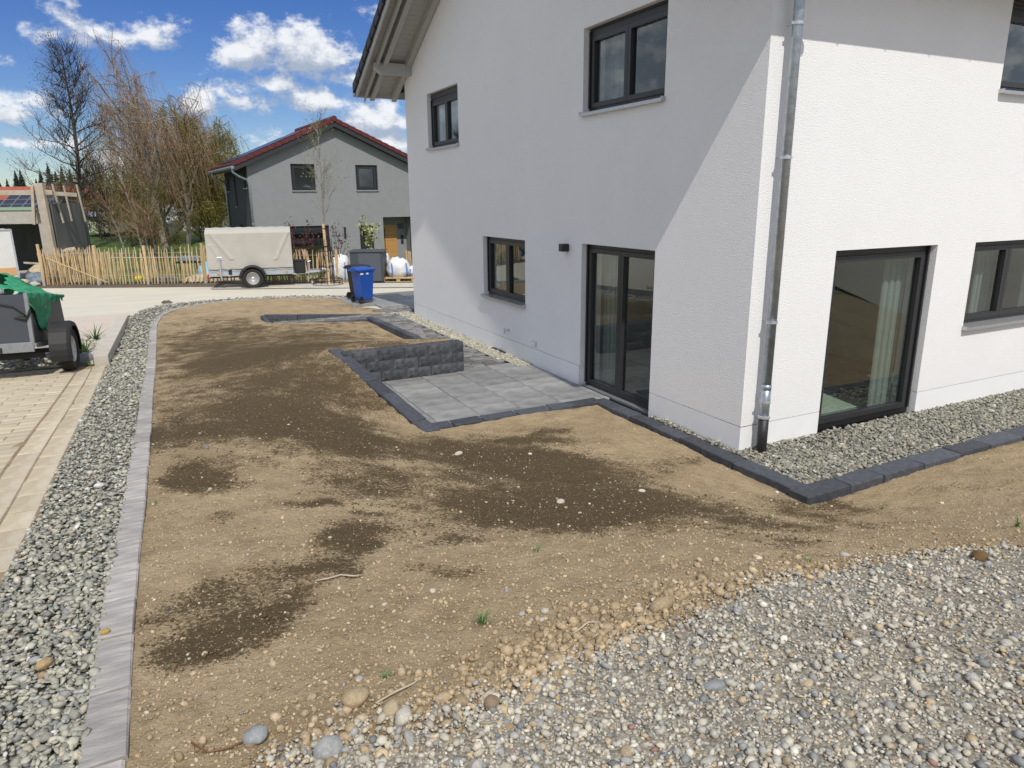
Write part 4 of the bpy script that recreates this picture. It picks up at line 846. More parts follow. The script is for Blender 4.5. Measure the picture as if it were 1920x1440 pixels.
# entrance recess with oak door
b = MB(); b.add([(6.44, 0, -.6), (6.44, .9, -.6), (6.44, .9, 2.5), (6.44, 0, 2.5)], [(0, 1, 2, 3)]); b.add([(6.44, .9, -.6), (8.02, .9, -.6), (8.02, .9, 2.5), (6.44, .9, 2.5)], [(0, 1, 2, 3)]); b.add([(8.02, .9, -.6), (8.02, 0, -.6), (8.02, 0, 2.5), (8.02, .9, 2.5)], [(0, 1, 2, 3)]); b.add([(6.44, 0, 2.5), (6.44, .9, 2.5), (8.02, .9, 2.5), (8.02, 0, 2.5)], [(0, 1, 2, 3)]); b.build('recess_wall', MT['grey'], GH)
dr = MB()
for k in range(7): dr.box((7.02, .865, .26 + k * .282), (.80, .05, .276), bev=.004)
d_ = dr.build('door', MT['oak'], GH)
b = MB(); b.tube([(6.78, .80, .5), (6.78, .80, 1.9)], .018, 8); b.build('handle', MT['black'], d_)
for a in (6.60, 7.44): b = MB(); b.box((a, .87, 1.1), (.05, .07, 2.1)); b.build('door_frame', MT['oak'], d_)
b = MB(); b.box((7.78, .87, 1.42), (.14, .05, .20), bev=.01); b.box((7.78, .87, 1.18), (.14, .05, .16), bev=.01); b.build('letter_box', MT['number'], GH)
def seg(pts, w): bb = MB(); bb.prism(pts, .02, np.array([[1, 0, 0], [0, 0, -1], [0, 1, 0]])); return bb
b = MB(); MZ = np.array([[1, 0, 0, 7.58], [0, 0, -1, .885], [0, 1, 0, 1.86], [0, 0, 0, 1]])
b.prism([(.03, 0), (.08, 0), (.08, .28), (.04, .28), (-.03, .22), (-.01, .18), (.03, .21)], .02, MZ)
t_ = [(math.cos(a), math.sin(a)) for a in np.linspace(0, 2 * math.pi, 17)[:-1]]
ring = [(.21 + .095 * c, .14 + .14 * s) for c, s in t_]; inn = [(.21 + .05 * c, .14 + .095 * s) for c, s in t_]
V = [(7.58 + x, .885 - .02, 1.86 + z) for x, z in ring + inn]; b.add(V, [(i, (i + 1) % 16, 16 + (i + 1) % 16, 16 + i) for i in range(16)]); b.build('house_number', MT['number'], GH)
b = MB(); b.box((4.40, -.05, 1.82), (.09, .09, .5), bev=.01); b.build('wall_lamp', MT['anth'], GH)
# roof: boards, dark verge, red tiles
def gslope(b, side, s0, s1, t0, t1, y0, y1):                          # s measured from the ridge outward
    v = [(GR_ + side * s, y, 6.76 - GS * s + t) for s in (s0, s1) for t in (t0, t1) for y in (y0, y1)]
    b.add(v, [(0, 1, 3, 2), (4, 6, 7, 5), (0, 4, 5, 1), (2, 3, 7, 6), (0, 2, 6, 4), (1, 5, 7, 3)])
EL_, ER_ = GR_ + .62, GW - GR_ + .55
b = MB(); gslope(b, -1, 0, EL_, .0, .30, -.36, GL + .4); gslope(b, 1, 0, ER_, .0, .30, -.36, GL + .4); grf = b.build('roof', MT['soffdark'], GH)
for side, E_ in ((-1, EL_), (1, ER_)):
    n = 15
    for k in range(n):                                              # verge tiles
        s0, s1 = k * E_ / n, (k + 1) * E_ / n + .03; b = MB()
        v = [(GR_ + side * s, y, 6.76 - GS * s + t + lift) for (s, lift) in ((s0, 0), (s1, .035)) for t in (.21, .40) for y in (-.40, -.10)]
        b.add(v, [(0, 1, 3, 2), (4, 6, 7, 5), (0, 4, 5, 1), (2, 3, 7, 6), (0, 2, 6, 4), (1, 5, 7, 3)]); b.build('verge_tile', MT['redtile'], grf)
    b = MB()
    for k in range(14): gslope(b, side, k * E_ / 14, (k + 1) * E_ / 14 + .02, .305, .37, -.09, GL + .4)
    o = b.build('tile_field', MT['redtile'], grf); o['kind'] = 'stuff'
b = MB(); b.tube([(GR_, -.43, 7.12), (GR_, GL + .4, 7.12)], .13, 12); b.build('ridge_tile', MT['redtile'], grf)
for j in range(4):
    for k in range(3):
        b = MB(); gslope(b, -1, 1.35 + j * .80, 1.35 + j * .80 + .78, .40, .43, .5 + k * 1.66, 2.14 + k * 1.66); b.build('solar_panel', MT['pv'], GH)
# gutter and downpipes
gx0 = GR_ - EL_ - .05; gzz = 6.76 - GS * EL_ + .16
b = MB(); b.tube([(gx0, -.42, gzz), (gx0, GL + .4, gzz)], .075, 10); b.build('gutter', MT['zinc'], GH)
b = MB(); b.tube([(gx0, -.30, gzz - .05), (gx0, -.30, gzz - .2), (gx0 + .25, -.26, gzz - .38), (-.05, -.10, gzz - .52), (.03, -.09, gzz - .75), (.03, -.09, -.6)], .05, 10); b.lathe([(.062, 0), (.062, .04)], 10, (.03, -.09, 2.3)); b.build('downpipe', MT['zinc'], GH, smooth=True)
b = MB(); b.tube([(gx0, GL - .5, gzz - .05), (gx0, GL - .5, gzz - .25), (-.12, GL - .5, gzz - .55), (-.07, GL - .5, gzz - .8), (-.07, GL - .5, -.6)], .05, 10); b.build('downpipe', MT['zinc'], GH, smooth=True)

# ---------------------------------------------------------------- picket fences of split chestnut
def picket_protos():
    r = []
    for k in range(6):
        rnd = random.Random(k); b = MB(); n = 7; h = 1.0
        w = [rnd.uniform(-.012, .012) for _ in range(n)]; w2 = [rnd.uniform(-.012, .012) for _ in range(n)]
        b.tube([(w[i], w2[i], h * i / (n - 1)) for i in range(n)], [rnd.uniform(.016, .023) for _ in range(n - 1)] + [.009], 5); r.append(b.build('picket', MT['picket']))
    return r
PP = picket_protos(); frnd = random.Random(21)
def fence(name, label, pts, h, gap, posts, zf, lean=.03, group='chestnut picket fences', post_h=None, jit=.02):
    root = thing(name, label, 'fence', (*pts[0], zf(*pts[0])), 0, group); o0 = np.array([*pts[0], zf(*pts[0])])
    P, Lf = along(pts); s = .03
    while s < Lf:
        q = P(s); z = zf(*q); o = inst(frnd.choice(PP), 'picket', root); o.location = (q[0] - o0[0] + frnd.uniform(-jit, jit), q[1] - o0[1] + frnd.uniform(-jit, jit), z - o0[2] + .02)
        o.rotation_euler = (frnd.gauss(0, lean), frnd.gauss(0, lean), frnd.uniform(0, 6)); o.scale = (frnd.uniform(.85, 1.35), frnd.uniform(.85, 1.35), h * frnd.uniform(.92, 1.05)); s += gap * frnd.uniform(.75, 1.25)
    for i, sp in enumerate(posts):
        q = P(sp); b = MB(); z = zf(*q); hh = (post_h or h) * frnd.uniform(.98, 1.06)
        b.tube([(q[0] - o0[0], q[1] - o0[1], z - o0[2]), (q[0] - o0[0] + .01, q[1] - o0[1], z - o0[2] + hh * .6), (q[0] - o0[0], q[1] - o0[1], z - o0[2] + hh)], .05, 8); po = b.build('post', MT['picket'], root)
        b = MB(); b.box((q[0] - o0[0], q[1] - o0[1] - .055, z - o0[2] + .07), (.06, .012, .16)); b.build('post_shoe', MT['galv'], po)
    for zz in (.25, .85):
        b = MB(); n = max(2, int(Lf / .3)); b.tube([tuple(np.r_[P(Lf * i / n) - o0[:2], zf(*P(Lf * i / n)) - o0[2] + zz * h]) for i in range(n + 1)], .005, 4); b.build('wire', MT['galv'], root)
    return root
st = lambda t, n=0: np.array(street(t, n))
f1 = fence('picket_fence', 'split picket fence along the far edge of the street, left of the covered trailer', [st(0), st(4.2, .05), st(6.6, .45)], 1.28, .125, [.0, 1.92, 3.66, 5.6], lambda x, y: -.02, .017, post_h=1.36)
b = MB(); b.tube([(.2, -.12, .95), (2.0, -1.0, .08)], .022, 6); b.build('brace', MT['picket'], f1)
f2 = fence('picket_fence', 'dense end of the picket fence behind the street tree, leaning and tangled pickets', [st(6.75, .42), st(10.45, .1)], 1.12, .062, [.6, 1.9, 3.6], lambda x, y: -.02, .09)
f3 = fence('picket_fence', 'closely wired picket fence return beside the concrete shell', [st(-.05, .05), st(.75, 2.2)], 1.22, .06, [2.2], lambda x, y: -.05, .05)
f4 = fence('picket_fence', 'dense picket fence at the back of the garden plot, beside the dark shell wall', [st(-1.75, 5.1), st(-.8, 5.3)], 1.15, .055, [0.0, .9], lambda x, y: float(meadow_z(np.array(x), np.array(y))), .05)
f5 = fence('picket_fence', 'thin pale picket fence at the back of the garden plot beyond the lawn', [st(-.7, 5.4), st(4.2, 5.5)], 1.15, .12, [0, 2.4, 4.8], lambda x, y: float(meadow_z(np.array(x), np.array(y))), .02)
drop(PP)
b = MB()
for zz in (.95,):
    b.tube([(0, 0, zz), (4.9 * .891 + .04, -4.9 * .454 + .09, zz)], .02, 6)
b.build('rail', MT['galv'], f5)

# ---------------------------------------------------------------- covered trailer
def wheel(root, loc, rad, wid, rz=0, axis='y', holes=12, group=None, rimm='rim'):
    """tyre and rim turned about the local y axis"""
    rt = rotm(R(90), 0, 0); b = MB(); w = wid / 2
    b.lathe([(rad * .62, -w * .8), (rad * .80, -w), (rad * .94, -w * .95), (rad, -w * .6), (rad, w * .6), (rad * .94, w * .95), (rad * .80, w), (rad * .62, w * .8)], 32, (0, 0, 0), rt, caps=False)
    wl_ = b.build('wheel', MT['rubber'], root, smooth=False); wl_.location = loc; wl_.rotation_euler = (0, 0, rz)
    b = MB(); 
    for i in range(26):
        a = i * 2 * math.pi / 26
        for yy in (-w * .45, 0, w * .45): b.box((rad * 1.004 * math.cos(a + yy), yy, rad * 1.004 * math.sin(a + yy)), (.012, w * .36, rad * .2), rotm(0, -(a + yy), 0))
    b.build('tread', MT['rubber'], wl_)['kind'] = 'stuff'
    b = MB(); b.lathe([(rad * .62, w * .72), (rad * .60, w * .80), (rad * .55, w * .60), (rad * .42, w * .35), (rad * .30, w * .62), (rad * .16, w * .66), (rad * .14, w * .80), (0, w * .82)], 28, (0, 0, 0), rotm(R(90), 0, 0)); b.build('rim', MT[rimm], wl_, smooth=True)
    b = MB()
    for i in range(holes):
        a = i * 2 * math.pi / holes; b.lathe([(0, 0), (rad * .045, 0), (rad * .045, .006)], 8, (rad * .46 * math.cos(a), -w * .46, rad * .46 * math.sin(a)), rotm(R(90), 0, 0))
    b.build('rim_hole', MT['black'], wl_)['kind'] = 'stuff'
    return wl_
TZ = math.atan2(-.454, .891)
TR = thing('covered_trailer', 'car trailer under a high beige tarpaulin parked along the street', 'trailer', (-2.80, 19.40, -.035), R(-10))
X0, X1, Y0, Y1 = -1.36, 1.30, .06, 1.20
# tarpaulin with creases
nx, nz = 60, 26; xs = np.linspace(X0, X1, nx); zz = np.linspace(.66, 1.80, nz); b = MB()
def crease(u, v):
    d1 = np.abs(u - (.06 + .30 * (1 - v))) ; d2 = np.abs(u - (.97 - .22 * (1 - v))); d3 = np.abs(u - (.04 + .22 * (.72 - v)))
    return .03 * np.exp(-(d1 / .025) ** 2) * (v > .25) + .03 * np.exp(-(d2 / .022) ** 2) * (v > .2) + .022 * np.exp(-(d3 / .02) ** 2) * (v < .7) + .012 * np.sin(u * 21 + v * 4) * (1 - v) + .02 * (1 - v) ** 2
U, V_ = np.meshgrid((xs - X0) / (X1 - X0), (zz - .66) / 1.14, indexing='ij')
near = np.stack([np.repeat(xs[:, None], nz, 1), Y0 - crease(U, V_), np.repeat(zz[None], nx, 0)], -1); b.grid(near)
far = near.copy(); far[..., 1] = Y1 + crease(U, V_); b.grid(far)
roofp = np.stack([np.stack([xs, np.full(nx, yy), np.full(nx, zr) - .012 * np.sin(xs * 9) ** 2], -1) for (yy, zr) in ((Y0, 1.80), (Y0 + .22, 1.93), (.64, 1.985), (Y1 - .22, 1.93), (Y1, 1.80))], 1); b.grid(roofp)
for xe in (X0, X1):
    b.add([(xe, Y0, .66), (xe, Y1, .66), (xe, Y1, 1.80), (xe, Y1 - .22, 1.93), (xe, .64, 1.985), (xe, Y0 + .22, 1.93), (xe, Y0, 1.80)], [tuple(range(7))])
b.build('tarpaulin', MT['tarp'], TR, smooth=False)
b = MB(); n = 40; b.tube([(X0 + (X1 - X0) * i / n, Y0 - .045 - .01 * math.sin(i * 1.3), .655 - .035 * abs(math.sin(i * .55))) for i in range(n + 1)], .008, 5); b.build('lacing_cord', MT['black'], TR)
b = MB(); b.box(((X0 + X1) / 2, .64, .545), (X1 - X0, 1.16, .25), bev=.01); b.build('drop_side', MT['galv'], TR)
for x in (X0 + .02, X0 + .62, X1 - .02): b = MB(); b.box((x, Y0 - .005, .545), (.04, .02, .28)); b.build('stake', MT['galv'], TR)
b = MB(); b.box((X0 + .66, Y0 - .008, .55), (.11, .02, .16)); b.build('hinge', MT['black'], TR)
b = MB(); b.box(((X0 + X1) / 2, .18, .40), (X1 - X0, .06, .08)); b.box(((X0 + X1) / 2, 1.10, .40), (X1 - X0, .06, .08)); b.tube([(0, -.02, .33), (0, 1.3, .33)], .04, 8); b.build('chassis', MT['black'], TR)
wheel(TR, (0, -.06, .335), .335, .19); wheel(TR, (0, 1.34, .335), .335, .19, math.pi)
def mudguard(root, c, r_, wid, a0, a1, mt):
    b = MB(); a = np.linspace(a0, a1, 15); outer = np.stack([np.stack([c[0] + rr_ * np.cos(a), np.full(15, yy), c[2] + rr_ * np.sin(a)], -1) for (rr_, yy) in ((r_, c[1] + wid / 2), (r_ + .01, c[1]), (r_, c[1] - wid / 2), (r_ - .05, c[1] - wid / 2 - .012))], 1); b.grid(outer); o = b.build('mudguard', mt, root, smooth=True)
    sm = o.modifiers.new('thick', 'SOLIDIFY'); sm.thickness = .012; return o
mudguard(TR, (0, -.06, .335), .42, .24, R(0), R(180), MT['black'])
b = MB(); b.tube([(X1, .25, .40), (2.2, .60, .42)], .035, 6); b.tube([(X1, 1.03, .40), (2.2, .68, .42)], .035, 6); b.tube([(2.1, .64, .42), (2.65, .64, .45)], .035, 8); b.tube([(2.25, .64, .50), (2.5, .64, .47)], .07, 10); b.tube([(2.45, .64, .5), (2.52, .64, .68)], .018, 6); b.build('drawbar', MT['galv'], TR)
b = MB(); b.tube([(1.80, .55, .18), (1.80, .55, .78)], .028, 8); b.tube([(1.80, .55, .78), (1.9, .55, .80)], .012, 6); jk = b.build('jockey_stem', MT['galv'], TR); wheel(TR, (1.90, .50, .10), .10, .06, holes=4)
b = MB(); b.box((1.52, .36, .62), (.34, .30, .42), bev=.03, taper=(1.08, 1.08)); b.box((1.52, .36, .85), (.39, .35, .05), bev=.015); b.build('tool_box', MT['black'], TR)
b = MB(); b.tube([(-.98, Y0 - .10, .38), (-.98, Y0 - .10, 1.02)], .028, 8); b.tube([(-1.05, Y0 - .10, 1.05), (-.91, Y0 - .10, 1.05)], .012, 6); b.tube([(-.98, Y0 - .10, 1.02), (-.98, Y0 - .10, 1.06)], .012, 6); b.build('prop_stand', MT['galv'], TR)
for x in (X0 + .30, X1 - .22): b = MB(); b.box((x, Y0 - .012, .50), (.09, .02, .045)); b.build('reflector', MT['amber'], TR)
b = MB(); b.box((X0 - .02, .22, .40), (.05, .32, .12), bev=.01); b.build('tail_light', MT['redlamp'], TR)

# ---------------------------------------------------------------- small trailer with green net (left edge)
ST = thing('box_trailer', 'small grey box trailer at the left edge, its load under a green net', 'trailer', (-7.78, 7.70, .165), R(-6), rx=R(-7.5))
hw = .36; zb, zt = .48, 1.25; ya, yb = -.62, 1.45
b = MB(); b.box((-.25, ya, (zb + zt) / 2), (2 * hw + .5 - .03, .03, zt - zb), bev=.006); b.build('tailgate', MT['greybox'], ST)
b = MB(); b.add([(hw, ya, zb), (hw, yb + .12, zb), (hw, yb - .1, zt - .04), (hw, ya, zt), (hw - .03, ya, zb), (hw - .03, yb + .12, zb), (hw - .03, yb - .1, zt - .04), (hw - .03, ya, zt)], [(0, 1, 2, 3), (7, 6, 5, 4), (0, 4, 5, 1), (1, 5, 6, 2), (2, 6, 7, 3), (3, 7, 4, 0)]); b.build('side_panel', MT['greybox'], ST)
b = MB(); b.add([(-.9, yb + .12, zb), (hw - .03, yb + .12, zb), (hw - .03, yb - .1, zt - .04), (-.9, yb - .1, zt - .04)], [(0, 1, 2, 3)]); b.build('front_panel', MT['greybox'], ST)
b = MB(); b.box((hw - .015, ya - .01, (zb + zt) / 2), (.06, .06, zt - zb + .04), bev=.008); b.build('corner_post', MT['dullgalv'], ST)
b = MB(); b.box((-.25, ya - .02, zb - .03), (2 * hw + .5, .05, .15), bev=.006); b.box((hw + .01, .4, zb - .01), (.05, 2.1, .07)); b.build('frame', MT['dullgalv'], ST)
b = MB(); b.box((-.25, -.3, .30), (1.3, .07, .08)); b.box((-.25, 0, .36), (1.7, .07, .07)); b.box((-.1, .6, .42), (.09, 2.6, .09)); b.build('chassis', MT['black'], ST)
wheel(ST, (hw + .30, 0, .35), .35, .20, R(180) - R(90) if False else R(-90), holes=6)
wheel(ST, (-1.45, 0, .35), .35, .20, R(90), holes=6)
for o in list(ST.children):
    if o.name.startswith('wheel'): o.rotation_euler = (0, 0, R(90) if o.location.x > 0 else R(-90))
b = MB(); a = np.linspace(R(-8), R(206), 18); c = (hw + .28, 0, .37)
P = np.stack([np.stack([np.full(18, c[0] + xo), c[1] + rr_ * np.cos(a), c[2] + rr_ * np.sin(a)], -1) for (xo, rr_) in ((-.14, .43), (.10, .43), (.135, .41), (.14, .36))], 1); b.grid(P); mg = b.build('mudguard', MT['black'], ST, smooth=False); mg.modifiers.new('thick', 'SOLIDIFY').thickness = .012
b = MB(); b.box((hw + .006, .30, 1.08), (.012, .05, .10), bev=.004); b.build('reflector', MT['amber'], ST)
b = MB()
for k in range(3): b.tube([(hw - .10 - .05 * k, ya - .035, zt - .30 - .02 * k), (hw - .04, ya - .06, zt - .38), (hw + .02, ya - .04, zt - .28 + .03 * k)], .014, 6)
b.tube([(-.4, ya - .03, zt - .04), (hw - .2, ya - .05, zt - .17), (hw - .02, ya - .05, zt - .34)], .010, 5); b.build('latch', MT['black'], ST)
# load: bags under the net
for (x, y, z, s, m_, lb) in ((-.22, -.50, 1.24, .17, 'turq', 'turquoise bag bulging from under the green net'), (-.35, -.1, 1.36, .30, 'wovenwhite', 'white sack under the green net'), (.0, .45, 1.24, .22, 'bluetarp', 'light blue sack near the front of the netted trailer load')):
    b = MB(); v, f = ICO[2]; n_ = np.array([mnoise.noise(Vector(q * 2.5) + Vector((x * 9, y * 7, 0))) for q in v]); b.add(v * (1 + .25 * n_[:, None]) * np.array([s, s * 1.1, s * .55]), [tuple(q) for q in f]); o = b.build('sack', MT[m_], smooth=True); o.matrix_world = ST.matrix_basis @ Matrix.Translation((x, y, z - .06)); tag(o, lb, 'sack')
n1, n2 = 46, 44; u = np.linspace(-1.0, hw + .03, n1); w_ = np.linspace(ya - .03, yb - .02, n2); Uu, Ww = np.meshgrid(u, w_, indexing='ij')
hz_ = zt + .02 + .34 * np.exp(-((Uu + .22) / .42) ** 2 - ((Ww - .25) / .85) ** 2) + .05 * (fbm(Uu, Ww, 4, 4, 2) - .5) + .05 * (fbm(Uu, Ww, 11, 2, 7) - .5)
hz_ *= 1; edge_ = np.clip((Uu - hw + .12) / .15, 0, 1); P = np.stack([Uu, Ww, hz_ * (1 - edge_) + (zt + .012) * edge_ - .02 * np.clip((Ww - .6) / .8, 0, 1)], -1)
dr_ = np.linspace(0, 1, 14)[1:]; lo = .52 * np.exp(-((w_ + .05) / .45) ** 2) + .09 + .03 * np.sin(w_ * 19)
side = np.stack([np.stack([np.full(n2, hw + .02 + .02 * math.sin(t * 7)) + .015 * np.sin(w_ * 14 + t * 3), w_, zt + .012 - lo * t], -1) for t in dr_], 0)
G_ = np.concatenate([P, side], 0); mm = np.ones((G_.shape[0] - 1, G_.shape[1] - 1), bool)
hole = (fbm(Uu, Ww, 5.5, 3, 12) > .60) & (Uu < .2)
b = MB(); m_, n_ = G_.shape[:2]; fs = [(i * n_ + j, i * n_ + j + 1, (i + 1) * n_ + j + 1, (i + 1) * n_ + j) for i in range(m_ - 1) for j in range(n_ - 1) if not (i < n1 - 1 and hole[i, j])]
b.add(G_.reshape(-1, 3), fs); net = b.build('cargo_net', MT['green'], smooth=True); net.matrix_world = ST.matrix_basis; tag(net, 'green load net stretched over the small trailer and hanging down its side', 'net')
net.modifiers.new('thick', 'SOLIDIFY').thickness = .01

# ---------------------------------------------------------------- bins
def bin_(label, matl, loc, rz, cat='bin'):
    t = thing('wheeled_bin', label, cat, loc, rz, 'wheeled bins beside the street'); t.scale = (.74, .78, .92)      # local: front +x, wheels at -x
    b = MB(); b.box((.02, 0, .52), (.50, .46, .90), taper=(1.32, 1.25), bev=.03); b.build('body', matl, t)
    b = MB(); b.box((.02, 0, .955), (.72, .62, .045), bev=.012); b.build('rim', matl, t)
    xs_ = np.linspace(-.40, .40, 12); ys_ = np.linspace(-.315, .315, 9); X, Y = np.meshgrid(xs_, ys_, indexing='ij')
    Zl = 1.0 + .065 * (1 - (Y / .315) ** 4) * (1 - np.clip((X - .12) / .3, 0, 1) ** 2 * .8) - .02 * np.clip((-X - .3) / .1, 0, 1)
    b = MB(); b.grid(np.stack([X, Y, Zl], -1)); m_, n_ = X.shape
    rim_i = [i * n_ for i in range(m_)] + [(m_ - 1) * n_ + j for j in range(1, n_)] + [i * n_ + n_ - 1 for i in range(m_ - 2, -1, -1)] + [j for j in range(n_ - 2, 0, -1)]
    R_ = np.stack([X, Y, Zl], -1).reshape(-1, 3)[rim_i]; k = len(R_); b.add(np.concatenate([R_, R_ * [1.0, 1.0, 0] + [0, 0, .965]]), [(i, (i + 1) % k, k + (i + 1) % k, k + i) for i in range(k)]); b.build('lid', matl, t)
    b = MB(); b.tube([(-.36, -.22, .94), (-.47, -.22, .97), (-.47, .22, .97), (-.36, .22, .94)], .017, 8); b.build('handle', matl, t)
    for s in (-1, 1): wheel(t, (-.27, s * .27, .10), .10, .05, math.pi if s > 0 else 0, holes=5, rimm='black')
    b = MB(); b.tube([(-.27, -.27, .10), (-.27, .27, .10)], .014, 8); b.build('axle', MT['black'], t)
    for (y, w2) in ((-.10, .13), (.14, .10)): b = MB(); b.box((-.02 + 0, -.298, .86), (.0, 0, 0)) if False else b.box((-.1 + y, -.2895, .87), (w2, .004, .05), rotm(R(-3.4), 0, 0)); b.build('sticker', MT['white'], t)
    return t
bin_('bright blue wheeled bin with domed lid standing by the street', MT['blue'], (-.58, 13.85, .035), R(17))
bin_('black wheeled bin half hidden behind the blue bin', MT['black'], (-.50, 14.65, .035), R(20))
# ---------------------------------------------------------------- cabinet, big bags and pallets before the grey house
cb = thing('bin_cabinet', 'dark grey sheet-metal cabinet with flat lid between the white bulk bags', 'cabinet', (.90, 18.75, -.02), TZ)
b = MB(); b.box((0, .35, .54), (1.14, .7, 1.0)); b.build('body', MT['greybox'], cb)
b = MB(); b.box((.10, -.012, .54), (.78, .02, .96), bev=.004); b.build('door', mat('blue_grey_panel', (.085, .095, .115), .5, .04, 4), cb)
b = MB(); b.box((-.42, -.012, .54), (.26, .02, .96), bev=.004); b.build('side_door', MT['greybox'], cb)
b = MB(); b.box((0, .35, 1.085), (1.22, .78, .03), rotm(R(3), 0, 0), bev=.006); b.build('lid', MT['greybox'], cb)
for x in (-.5, .5): b = MB(); b.box((x, .2, .03), (.06, .5, .06)); b.build('foot', MT['black'], cb)
def bulk_bag(label, loc, s, rz, seed):
    t = thing('bulk_bag', label, 'bulk bag', loc, rz, 'white bulk bags in front of the grey house'); v, f = ICO[2]
    bm = bmesh.new(); bmesh.ops.create_icosphere(bm, subdivisions=4, radius=1)
    for q in bm.verts:
        p = q.co; x, y, z = p
        m = max(abs(x), abs(y)) + 1e-6; sq = .55 + .45 / max(m, .5) * .5
        nz_ = mnoise.noise(p * 2.2 + Vector((seed, 0, 0))) * .10 + mnoise.noise(p * 6 + Vector((seed, 3, 0))) * .04
        k = 1 + nz_; zz = z if z < .55 else .55 + (z - .55) * (.9 + .9 * max(0, mnoise.noise(p * 4 + Vector((0, seed, 2)))))
        q.co = Vector((x * sq * 1.12 * k, y * sq * 1.12 * k, max(-.78, zz * k)))
    bmesh.ops.scale(bm, vec=(s[0], s[1], s[2]), verts=bm.verts); bmesh.ops.translate(bm, vec=(0, 0, .78 * s[2]), verts=bm.verts)
    me = bpy.data.meshes.new('sack'); bm.to_mesh(me); bm.free(); me.polygons.foreach_set('use_smooth', [True] * len(me.polygons)); me.materials.append(MT['wovenwhite']); o = bpy.data.objects.new('sack', me); COL.objects.link(o); o.parent = t
    for sx in (-.55, .5):
        b = MB(); zs_ = np.linspace(.15, 1.35, 8); b.add([(sx * s[0] + dx * s[0] * .05 + .1 * s[0] * math.sin(zq * 2), -s[1] * (1.06 * math.sqrt(max(.02, 1 - ((zq - .6) / .95) ** 2))) - .02, zq * s[2]) for zq in zs_ for dx in (-1, 1)], [(2 * i, 2 * i + 1, 2 * i + 3, 2 * i + 2) for i in range(7)]); b.build('strap', MT['bluestrap'], t)
    b = MB(); b.tube([(-.3 * s[0], -.6 * s[1], 1.35 * s[2]), (0, -.5 * s[1], 1.62 * s[2]), (.3 * s[0], -.62 * s[1], 1.32 * s[2])], .018, 5); b.build('loop', MT['bluestrap'], t)
    return t
bulk_bag('white bulk bag with blue straps squeezed behind the left edge of the dark cabinet', (.22, 19.7, -.02), (.40, .42, .52), TZ, 1)
bulk_bag('tall white bulk bag just behind the right edge of the dark cabinet', (1.62, 19.55, .12), (.42, .42, .48), TZ, 5)
bulk_bag('full white bulk bag with blue straps sitting on the wooden pallet', (2.05, 18.85, .13), (.48, .44, .37), TZ + .2, 9)
bulk_bag('slack flattened white bag at the right end of the pallet', (2.72, 18.75, .13), (.40, .40, .20), TZ, 13)
def pallet(label, loc, rz):
    t = thing('pallet', label, 'pallet', loc, rz, 'wooden pallets')
    for i in range(5): b = MB(); b.box((0, -.36 + .18 * i, .135), (1.2, .12, .02)); b.build('top_board', MT['picket'], t)
    for y in (-.35, 0, .35):
        b = MB(); b.box((0, y, .01), (1.2, .1, .02)); b.build('bottom_board', MT['picket'], t)
        for x in (-.53, 0, .53): b = MB(); b.box((x, y, .07), (.13, .1, .09)); b.build('block', MT['picket'], t)
    return t
pallet('wooden pallet carrying the full white bulk bag', (2.05, 18.7, -.01), TZ); pallet('wooden pallet at the edge of the white house, slack bag on top', (3.1, 18.2, -.01), TZ)
pallet('wooden pallet under the bag left of the cabinet', (.25, 19.65, -.16), TZ)
b = MB(); rnd = random.Random(2)
lum = thing('lumber_bundle', 'upright bundle of short timber offcuts beside the entrance of the grey house', 'timber', (2.75, 19.6, 0), TZ)
for k in range(5): b = MB(); b.box((-.1 + .07 * k, rnd.uniform(-.05, .05), .45), (.05, .04, .95 + rnd.uniform(-.1, .1)), rotm(rnd.uniform(-.06, .06), rnd.uniform(-.06, .06), 0)); b.build('batten', MT['picket'], lum)

# ---------------------------------------------------------------- unfinished concrete shell with props and planks
SH = thing('concrete_shell', 'unfinished concrete shell with dark opening and a timber beam above it', 'building shell', (-9.15, 27.4, -.25), TZ + R(4))
b = MB(); b.box((-3.2, .12, 2.52), (5.6, .24, .52)); b.build('lintel', MT['rawblock'], SH)
b = MB(); b.box((-.2, .12, 1.12), (.36, .24, 2.28)); b.build('pier', MT['rawblock'], SH)
b = MB(); b.box((-.01, 1.35, 1.5), (.22, 2.2, 3.0)); b.build('side_wall', MT['greyblock'], SH)
b = MB(); b.box((-3.2, 3.2, 1.3), (6, .2, 2.6)); b.box((-6.0, 1.6, 1.3), (.2, 3.2, 2.6)); b.box((-3.1, 1.7, 2.70), (5.9, 3.2, .12)); b.build('rear_wall', MT['greyblock'], SH)
b = MB(); b.box((-3.2, .02, 2.83), (5.5, .12, .12)); b.build('edge_strip', mat('pale_green_film', (.28, .40, .27), .6), SH)
b = MB(); b.box((-.06, .0, 1.88), (.30, .20, 3.76), rotm(0, R(-1), 0), bev=.01); b.build('timber_column', MT['paleplank'], SH)
b = MB(); b.box((-.42, -.06, 2.95), (.11, .05, 1.45), rotm(0, R(7), 0), bev=.004); b.build('plank', MT['paleplank'], SH)
b = MB(); b.box((-2.4, .1, 3.42), (5.4, .12, .18), bev=.006); b.box((.42, .45, 3.36), (1.1, .12, .15), rotm(0, R(4), R(52)), bev=.006); b.build('timber_beam', MT['paleplank'], SH)
for (x, y, l, rx_) in ((.12, .6, 1.5, 6), (.10, 1.35, 1.4, 3), (.14, 2.3, 1.5, 4)):
    b = MB(); b.box((x + .03, y, 3.0), (.05, .07, l), rotm(R(2), R(-rx_), 0), bev=.004); b.build('plank', MT['paleplank'], SH)
